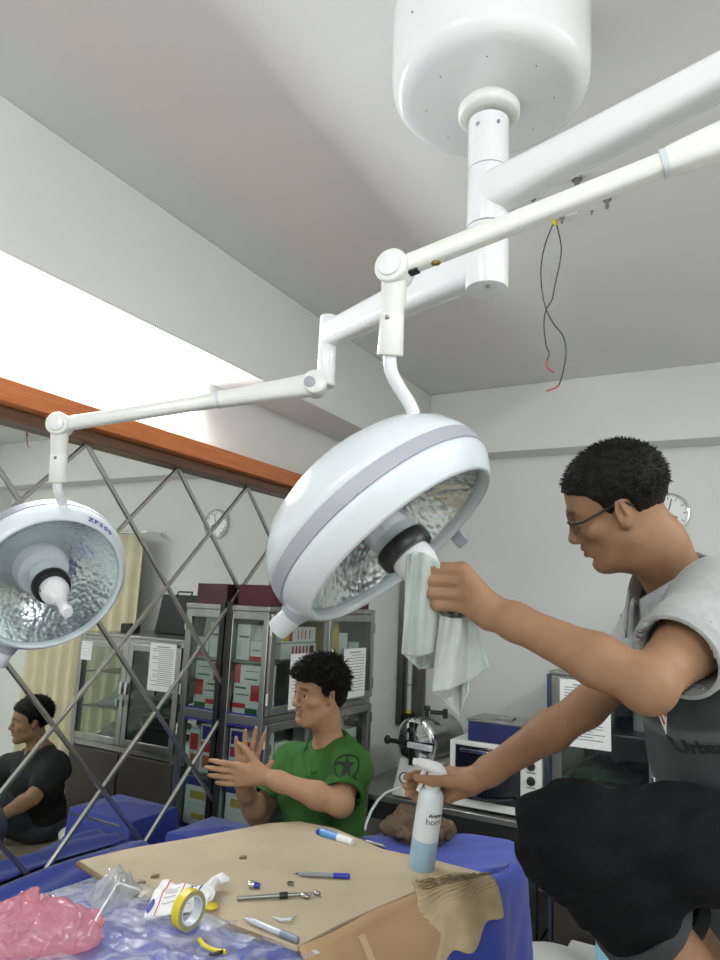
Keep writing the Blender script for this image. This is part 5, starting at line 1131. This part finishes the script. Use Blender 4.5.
    lx = MB(); X_ = RT * .955 + UP * .31 + FW * .1; X_ /= np.linalg.norm(X_); N_ = -FW; Y_ = np.cross(N_, X_); Y_ = Y_ * (1 if Y_ @ UP > 0 else -1)
    letters(lx, 'Urban St', .027, P(722, 756, 1.20), X_, Y_, N_, bold=.0012, lift=.002, target=tgt)
    obj('chest_lettering', lx, M('shirt_print', (.006, .006, .007), .8), so_, fixn=False, smooth=False)
    def proj(x, y, lift=.0015):
        h = tgt.ray_cast(Vector(P(x, y, .9)), Vector(ray(x, y)), 1.0); return np.asarray(h[0]) - FW * lift if h[0] else None
    tri = ((650, 694), (668, 672), (666, 735)); pt = MB(); n_ = 10
    gp = {(i, j): proj(*[tri[0][k] + (tri[1][k] - tri[0][k]) * i / n_ + (tri[2][k] - tri[0][k]) * j / n_ for k in (0, 1)]) for i in range(n_ + 1) for j in range(n_ + 1 - i)}
    for (i, j) in list(gp):
        for q in (((i, j), (i + 1, j), (i, j + 1)), ((i + 1, j), (i + 1, j + 1), (i, j + 1))):
            if all(k in gp and gp[k] is not None for k in q): pt.add([gp[k] for k in q], [(0, 1, 2)])
    if pt.f:
        wp_ = obj('white_print', pt, m_paper, so_, fixn=False); rs = MB()
        for ln in (((655, 692), (659, 712), (664, 724)), ((661, 684), (657, 690), (660, 704)), ((664, 680), (665, 700), (665, 716))):
            q = [proj(*k, .0025) for k in ln]
            if all(k is not None for k in q): rs.tube(q, .0018, 6)
        if rs.f: obj('red_print', rs, m_red, wp_)
    # trousers
    tr = chain([pel + (ab - pel) * .35, pel], [.130, .152], .05)
    for (h, k_, a) in ((hipL, knL, anL), (hipR, knR, anR)):
        m = k_ * .60 + a * .40
        tr += chain([pel, h], [.140, .112], .05) + chain([h, h * .4 + k_ * .6, k_], [.104, .084, .080], .04) + chain([k_, m], [.080, .076], .03)
    for (k_, a) in ((knL, anL), (knR, anR)):
        d = (a - k_) / np.linalg.norm(a - k_); m = k_ * .60 + a * .40; tr.append(el(m + d * .11, (.11, .11, .11), k=.004, op=-1)); tr.append(rc(m - d * .06, m + d * .05, .062, .066, .004, -1))
    to = blob('trousers', tr, .0055, m_jean, root, disp=folds(.0032, (30, 20, 44, 0, 1), (-36, 52, 18, 1, .8), (18, -44, 90, 2, .8), (80, 40, -110, 1, .5), (-120, 60, 90, 2, .3)))
    for (k_, a) in ((knL, anL), (knR, anR)):
        d = (a - k_) / np.linalg.norm(a - k_); m = k_ * .60 + a * .40; ring(to, m - d * .002, d, .079, .081, .016, M('denim_cuff', (.022, .023, .025), .85, bump=.3, bscale=300), 'rolled_cuff')
    for a in (anL, anR):
        t = a + camdir(-1, -.1, 0) * .21
        obj('shoe', MB().add(*(lambda q: (q[0], [tuple(x) for x in q[1]]))(field_mesh([rc(a + V(0, 0, -.050), a * .45 + t * .55 + V(0, 0, -.058), .043, .044, .02), rc(a * .45 + t * .55 + V(0, 0, -.062), t * .9 + a * .1 + V(0, 0, -.070), .042, .030, .02), rc(a + V(0, 0, .0), a + V(0, 0, -.05), .046, .045, .02), half(a + V(0, 0, -.0965), V(0, 0, -1))], .006))), m_blackm, root)
    return a, root
FT, _ = person_polo()
# a work platform carries the crouching feet
fz = P(742, 1030, 1.18)[2] - .098
wk = thing('work_platform', (P(760, 1030, 1.30)[0], P(760, 1030, 1.30)[1], 0), 'steel step platform under the crouching person\'s feet, just below the frame', 'platform')
pc0 = P(760, 1030, 1.30); obj('deck', MB().obox((pc0[0] + .06, pc0[1] - .0, fz - .016), _h * .34, _f0 * .22, V(0, 0, .015)), m_steel, wk, bevel=.004)
for i in (-1, 1):
    for j in (-1, 1): q = V(pc0[0] + .06, pc0[1], 0) + _h * .31 * i + _f0 * .19 * j; obj('leg', MB().cyl((q[0], q[1], 0), (q[0], q[1], fz - .03), .016), m_steel, wk)

# ------------------------------------------------------------------ person in the green polo
DG = 2.09
def person_green():
    root = thing('person', P(325, 760, DG + .04) * V(1, 1, 0), 'person in a green polo shirt standing behind the table, clapping and looking left', 'person')
    kg = DG / 2.48; D_ = lambda d: DG + (d - 2.48) * kg
    H = Head(P(319, 694, D_(2.48)), frame(camdir(-.80, .03, -.60), UP + RT * .04), .92 * kg)
    nb = P(331, 752, D_(2.50)); ch = P(324, 792, D_(2.50)); ab = P(326, 850, D_(2.50)); pel = ab + V(0, .0, -.22)
    shL, shR = P(346, 767, D_(2.42)), P(294, 764, D_(2.62)); elL, elR = P(341, 804, D_(2.27)), P(258, 815, D_(2.50)); wrL, wrR = P(264, 776, D_(2.315)), P(243, 786, D_(2.36))
    pel = pel + V(FW[0], FW[1], 0) * .06; hL, hR = pel + FW * -.05 + RT * .09, pel + FW * .07 - RT * .09; hL[2] = hR[2] = pel[2] - .05
    fL, fR = V(hL[0], hL[1], .07), V(hR[0], hR[1], .07)
    body = H.prims(1.0) + chain([H.w(0, -.02, -.04), H.w(0, -.03, -.09), nb], [.050 * kg, .047 * kg, .055 * kg], .03) + [el(H.w(0, .012, -.088), np.array((.042, .05, .03)) * H.s, H.R, .03)]
    body += chain([nb + (ch - nb) * .25, ch, ab, pel], [.07 * kg, .12 * kg, .115 * kg, .13 * kg], .05) + [rc(nb + (ch - nb) * .30, shL, .045 * kg, .055 * kg, .03), rc(nb + (ch - nb) * .30, shR, .045 * kg, .055 * kg, .03)] + chain([shL, ch], [.06 * kg, .08 * kg], .05) + chain([shR, ch], [.06 * kg, .08 * kg], .05)
    for (s, e, w) in ((shL, elL, wrL), (shR, elR, wrR)):
        fm = e * .7 + w * .3; body += chain([s, s * .5 + e * .5, e], [.054 * kg, .047 * kg, .038 * kg], .02) + chain([e, fm, w * .8 + e * .2, w], [.038 * kg, .040 * kg, .029 * kg, .0255 * kg], .02)
    for (h, f) in ((hL, fL), (hR, fR)): body += chain([pel, h], [.12 * kg, .10 * kg], .05) + chain([h, h * .5 + f * .5, f], [.085 * kg, .06 * kg, .045 * kg], .03)
    body += handrig(wrL, P(212, 773, D_(2.30)) - wrL, -FW + UP * .1, UP, kg, curl=(.05, .06, .08, .10), spread=.06, thumb=(.85, .2), thcurl=.15)
    body += handrig(wrR, P(250, 738, D_(2.39)) - wrR, FW, RT * .9 - UP * .1, kg, curl=(.08, .08, .08, .08), spread=.14, thumb=(.8, .2), thcurl=.1)
    b = blob('body', body, .0034, m_skin, root, tint=lambda v: H.tint(v, SK2))
    H.eyes(b, (.0, 1, .05))
    tm = MB()
    obj('teeth', MB().ell(H.w(0, .084, -.0532), H.R @ np.diag((.016, .008, .0035)) * H.s, 16, 8), m_paper, b)
    H.hair(root, ([-.14, -.10, -.08, -.062, -.046, -.03, -.024, .002, .012, .022, .036, .052, .066, .12], [-.085, -.088, -.085, -.07, -.035, .0, .03, .034, .012, .012, .04, .06, .066, .066]), off=.012, extra=(((0, .055, .078), (.058, .050, .030), .02), ((0, -.07, .0), (.058, .045, .07), .03)), spikes=1300, ln=.022, fwd=.5, rough=.003, w=.0032, lift=.35)
    uL = (elL - shL) / np.linalg.norm(elL - shL); uR = (elR - shR) / np.linalg.norm(elR - shR); eL, eR = shL + uL * .10, shR + uR * .115
    un = H.w(0, -.03, -.08) - nb; un /= np.linalg.norm(un)
    un = H.w(0, -.03, -.08) - nb; un /= np.linalg.norm(un); nbs = nb - un * .012
    sh = chain([nbs, ch, ab, pel], [0.077 * kg, .138 * kg, .134 * kg, .15 * kg], .05) + [rc(nbs, shL, .060 * kg, .068 * kg, .04), rc(nbs, shR, .060 * kg, .075 * kg, .04), rc(shL, eL, .070 * kg, .066 * kg, .03), rc(shR, eR, .072 * kg, .066 * kg, .03)] + chain([shL, ch], [.075 * kg, .1 * kg], .05)
    sh += [rc(nb - un * .03, H.w(0, -.03, -.05), .063 * kg, .060 * kg, .006, -1), rc(shL + uL * .06, elL, .060 * kg, .064 * kg, .004, -1), rc(shR + uR * .07, elR, .058 * kg, .062 * kg, .004, -1)]
    for p, n_ in ((eL, uL), (eR, uR)): sh.append(el(p + n_ * .11, (.11, .11, .11), k=.003, op=-1))
    sh.append(half(pel + V(0, 0, -.04), V(0, 0, -1)))
    so_ = blob('polo_shirt', sh, .0055, m_green, root, disp=folds(.0035, (26, 38, -22, 0, 1), (-44, 20, 36, 1, .7), (14, -30, 60, 2, .6)))
    for p, n_, r in ((eL, uL, .0675 * kg), (eR, uR, .0665 * kg)): obj('sleeve_band', MB().lathe(p + n_ * .003, n_, [(r, -.010), (r + .003, -.009), (r + .002, .009), (r - .001, .010), (r - .004, .009), (r - .003, -.009)], 40, True), m_green, so_)
    cf = camdir(-.86, -.1, -.5); cf = cf - un * (cf @ un); cf /= np.linalg.norm(cf); cs = np.cross(cf, un)
    def colr(u, v):
        t = (u - .5) * 2 * 2.75; dirn = -cf * cos(t) + cs * sin(t); op_ = abs(u - .5) * 2; w = v * 2 - 1
        if w < 0: r, h = .070 + .004 * (1 + w), .036 + .036 * (1 + w) - .020 * op_ ** 2
        else: r, h = .074 + .034 * w + .010 * w * op_ ** 3, .072 - .050 * w - .020 * op_ ** 2 - .020 * w * op_ ** 4
        return nb + (un * (h - .012) + dirn * r + cf * .010) * kg
    obj('collar', MB().grid(colr, 60, 12), m_green, so_, solid=.004, angle=180)
    tgt = BVHTree.FromPolygons([v.co[:] for v in so_.data.vertices], [p.vertices[:] for p in so_.data.polygons])
    def stick(pts, r, n_): 
        out = []
        for q in pts:
            h = tgt.ray_cast(Vector(q - n_ * .15), Vector(n_), .5)
            if h[0]: out.append(np.asarray(h[0]) - n_ * .001)
        return out
    em = MB(); ec = P(347, 757, D_(2.40)); px = D_(2.40) / 700
    def ep(x, y): return ec + RT * x * px - UP * y * px
    def decal(poly, lift):
        out = []
        for (x, y) in poly:
            q = ep(x, y); h = tgt.ray_cast(Vector(q - FW * .15), Vector(FW), .6); out.append((np.asarray(h[0]) if h[0] else q) - FW * lift)
        return out
    starp = [( (8.2 if k % 2 == 0 else 3.4) * sin(k * pi / 5 + .12) , -(8.2 if k % 2 == 0 else 3.4) * cos(k * pi / 5 + .12)) for k in range(10)]
    pts = decal([(0, 0)] + starp, .0025); em.add(pts, [(0, 1 + k, 1 + (k + 1) % 10) for k in range(10)])
    for (cx, cy, rx, ry, a0, a1) in ((0, .8, 12.0, 8.6, 0, 6.283), (-6.5, 2.0, 5.5, 4.2, 0.4, 5.6)):
        q = decal([(cx + rx * cos(t), cy + ry * sin(t)) for t in np.linspace(a0, a1, 30)], .0012); em.tube(q, .0028, 6)
    obj('star_emblem', em, M('black_emblem', (.006, .012, .007), .8), so_, fixn=False)
    pk_ = decal([(-57 + 26 * k / 10, 22 + 3 * sin(k * .3)) for k in range(11)], .001)
    pl_ = stick([P(296 + 13 * k / 8, 750 + 22 * k / 8 * .9, D_(2.45)) for k in range(9)], .002, FW)
    if len(pl_) > 3: obj('placket_edge', MB().tube(pl_, .0025, 6), m_dkgreen, so_)
    pk2 = stick([P(305 + 22 * k / 8, 776 - 2 * sin(k * .5), D_(2.45)) for k in range(9)], .002, FW)
    if len(pk2) > 3: obj('pocket_seam', MB().tube(pk2, .0022, 6), m_dkgreen, so_)
    tr = chain([pel + V(0, 0, .05), pel], [.13 * kg, .145 * kg], .05)
    for (h, f) in ((hL, fL), (hR, fR)): tr += chain([pel, h], [.14 * kg, .115 * kg], .05) + chain([h, h * .5 + f * .5, f], [.10 * kg, .078 * kg, .066 * kg], .03)
    blob('trousers', tr, .009, m_blueJ, root)
    for f in (fL, fR):
        d = camdir(-.8, 0, -.5); d[2] = 0; d /= np.linalg.norm(d); obj('shoe', MB().add(*(lambda q: (q[0], [tuple(x) for x in q[1]]))(field_mesh([rc(f + V(0, 0, -.02), f + d * .17 + V(0, 0, -.03), .05, .04, .02)], .008))), m_blackm, root)
person_green()

# ------------------------------------------------------------------ person in black, sitting behind us to the right: seen in the mirror only
def PM(x, y, d): q = P(x, y, d); return V(2 * XM - q[0], q[1], q[2])
def person_black():
    mr = lambda v: V(-v[0], v[1], v[2])
    root = thing('person', PM(40, 838, 4.3) * V(1, 1, 0) + V(0, 0, .215), 'person in a black t-shirt and faded jeans sitting low, seen only as a mirror reflection', 'person')
    R_, U_, F_ = mr(RT), mr(UP), mr(FW)
    fw = -.80 * R_ + .05 * U_ - .55 * F_
    H = Head(PM(31, 722, 4.35), frame(fw, U_), 1.10)
    nb = PM(40, 757, 4.38); ch = PM(36, 785, 4.36); pel = PM(38, 832, 4.40); pel[2] = max(pel[2], .335)
    shL, shR = PM(54, 769, 4.28), PM(10, 768, 4.48); elL, elR = PM(33, 797, 4.12), PM(-10, 800, 4.35); wrL, wrR = PM(-2, 818, 4.08), PM(-30, 820, 4.2)
    knL, knR = PM(-25, 805, 4.05), PM(-45, 812, 4.3); anL, anR = PM(-10, 838, 4.0), PM(-60, 848, 4.2)
    for a in (anL, anR): a[2] = .27
    body = H.prims(.5) + chain([H.w(0, -.02, -.04), nb], [.056, .066], .03) + chain([nb, ch, pel], [.09, .125, .13], .05) + [rc(nb, shL, .055, .06, .04), rc(nb, shR, .055, .06, .04)]
    for (s, e, w) in ((shL, elL, wrL), (shR, elR, wrR)):
        body += chain([s, e], [.058, .045], .02) + chain([e, e * .7 + w * .3, w], [.045, .045, .03], .02)
        body += handrig(w, w - e, U_, -F_ * .3 + R_ * .2 + U_ * .2, 1.05, curl=(.4, .45, .5, .5))
    for (k_, a) in ((knL, anL), (knR, anR)): body += chain([pel, k_], [.11, .07], .03) + chain([k_, a], [.06, .045], .03) + chain([a, a - R_ * .16 + V(0, 0, -.01)], [.042, .035], .02)
    b = blob('body', body, .0075, m_skin, root, tint=lambda v: H.tint(v, SK2)); H.eyes(b)
    H.hair(root, HL1, off=.011, spikes=150, ln=.018, vox=.006, lift=.5)
    eL, eR = shL * .45 + elL * .55, shR * .45 + elR * .55
    sh = chain([nb, ch, pel], [.095, .152, .158], .05) + [rc(nb, shL, .072, .085, .05), rc(nb, shR, .072, .085, .05), rc(shL, eL, .086, .074, .03), rc(shR, eR, .084, .07, .03), rc(shL, ch, .09, .12, .05)] + [rc(nb, H.w(0, -.03, -.05), .064, .062, .006, -1)]
    sh.append(half(pel + V(0, 0, -.055), V(0, 0, -1)))
    blob('t_shirt', sh, .008, m_tee, root, disp=folds(.004, (26, 38, -22, 0, 1), (-44, 20, 36, 1, .7)))
    tr = [el(pel + V(0, 0, -.02), (.165, .165, .105), k=.04)]
    for (k_, a) in ((knL, anL), (knR, anR)): tr += chain([pel, k_], [.125, .088], .04) + chain([k_, k_ * .3 + a * .7], [.08, .066], .03)
    tr.append(half(V(0, 0, .2165), V(0, 0, -1)))
    blob('jeans', tr, .009, m_blueJ, root, disp=folds(.004, (26, 38, -22, 0, 1), (-44, 20, 36, 1, .7)))
person_black()

# ------------------------------------------------------------------ pale cloth hanging from the gripped lamp handle
def tow(top, bot, dt, db, wv, ph):
    tpx = np.array(top, float); bpx = np.array(bot, float)
    def f(u, v):
        i = u * (len(tpx) - 1); a = int(min(i, len(tpx) - 2)); t = i - a
        q0 = tpx[a] * (1 - t) + tpx[a + 1] * t; j = u * (len(bpx) - 1); c = int(min(j, len(bpx) - 2)); s = j - c; q1 = bpx[c] * (1 - s) + bpx[c + 1] * s
        x, y = q0 * (1 - v) + q1 * v; d = dt + (db - dt) * v + wv * sin(u * 7 + ph + v) * (.25 + v) + .004 * sin(u * 17 + v * 5)
        return P(x, y, d)
    return f
tw_ = MB()
tw_.grid(tow([(407, 556), (414, 552), (426, 553), (440, 563)], [(402, 654), (416, 657), (430, 654), (441, 651)], 1.225, 1.27, .012, 0), 34, 40)
tw_.grid(tow([(416, 560), (430, 556), (444, 566)], [(404, 655), (419, 669), (440, 667)], 1.29, 1.30, .008, 1), 26, 34)
tw_.grid(tow([(440, 614), (450, 618), (462, 618), (472, 610)], [(432, 692), (448, 690), (470, 680), (489, 668)], 1.245, 1.25, .014, 2), 34, 40)
tw_.grid(tow([(438, 600), (452, 612), (468, 606)], [(434, 693), (459, 717), (468, 692)], 1.275, 1.285, .010, 3), 26, 34)
tw_.grid(tow([(430, 575), (436, 590), (446, 600)], [(438, 632), (441, 640), (446, 636)], 1.27, 1.275, .006, 4), 16, 20)
cl = obj('cleaning_cloth', tw_, m_towel, solid=.0035, angle=180); tag(cl, 'pale greenish cloth hanging in two lobes from the hand on the big lamp\'s handle', 'cloth')

# ================================================================== LIGHT: ceiling tubes behind the camera, the wall tube, one more ceiling tube on the right
def area(name, loc, rot, sx, sy, e, col=(1, 1, 1)):
    l = bpy.data.lights.new(name, 'AREA'); l.shape = 'RECTANGLE'; l.size = sx; l.size_y = sy; l.energy = e; l.color = col
    o = bpy.data.objects.new(name, l); COL.objects.link(o); o.location = loc; o.rotation_euler = rot; return o
def bulb(name, loc, e, r=.16, col=(.955, .985, 1)):      # bare tubes under the ceiling shine sideways and up as well as down
    l = bpy.data.lights.new(name, 'POINT'); l.energy = e; l.color = col; l.shadow_soft_size = r
    o = bpy.data.objects.new(name, l); COL.objects.link(o); o.location = loc; return o
bulb('ceiling_tube_light', (.95, -.75, HC - .22), 68)
bulb('ceiling_tube_light', (-.9, -1.1, HC - .22), 40)
area('ceiling_tube_light', (1.7, 1.7, HC - .06), (0, 0, pi / 2), 1.2, .12, 55, (.955, .985, 1))
wd = bpy.data.worlds.new('room_air'); SC.world = wd; wd.use_nodes = True; wd.node_tree.nodes['Background'].inputs['Color'].default_value = (.5, .52, .55, 1); wd.node_tree.nodes['Background'].inputs['Strength'].default_value = .1


# repeats carry the name of their group
for stem_, grp_ in (('medicine_carton', 'cartons in the glass cabinet by the mirror'), ('glove_packet', 'packets with dark ovals on the lower shelf'), ('storage_box', 'boxes on top of the mirror-side cabinet'), ('notice_sheet', 'notices taped to cabinet doors'),
                    ('reagent_bottle', 'bottles in the back cabinet'), ('plastic_pouch', 'plastic pouches in the back cabinet'), ('surgical_light', 'surgical lights on the ceiling mount'), ('ceiling_wire', 'loose wires hanging from the ceiling'),
                    ('ceiling_anchor', 'anchors and screws in the ceiling'), ('cardboard_scrap', 'torn scraps on the cardboard sheet')):
    for o in bpy.data.objects:
        if o.parent is None and o.name.split('.')[0] == stem_: o['group'] = grp_
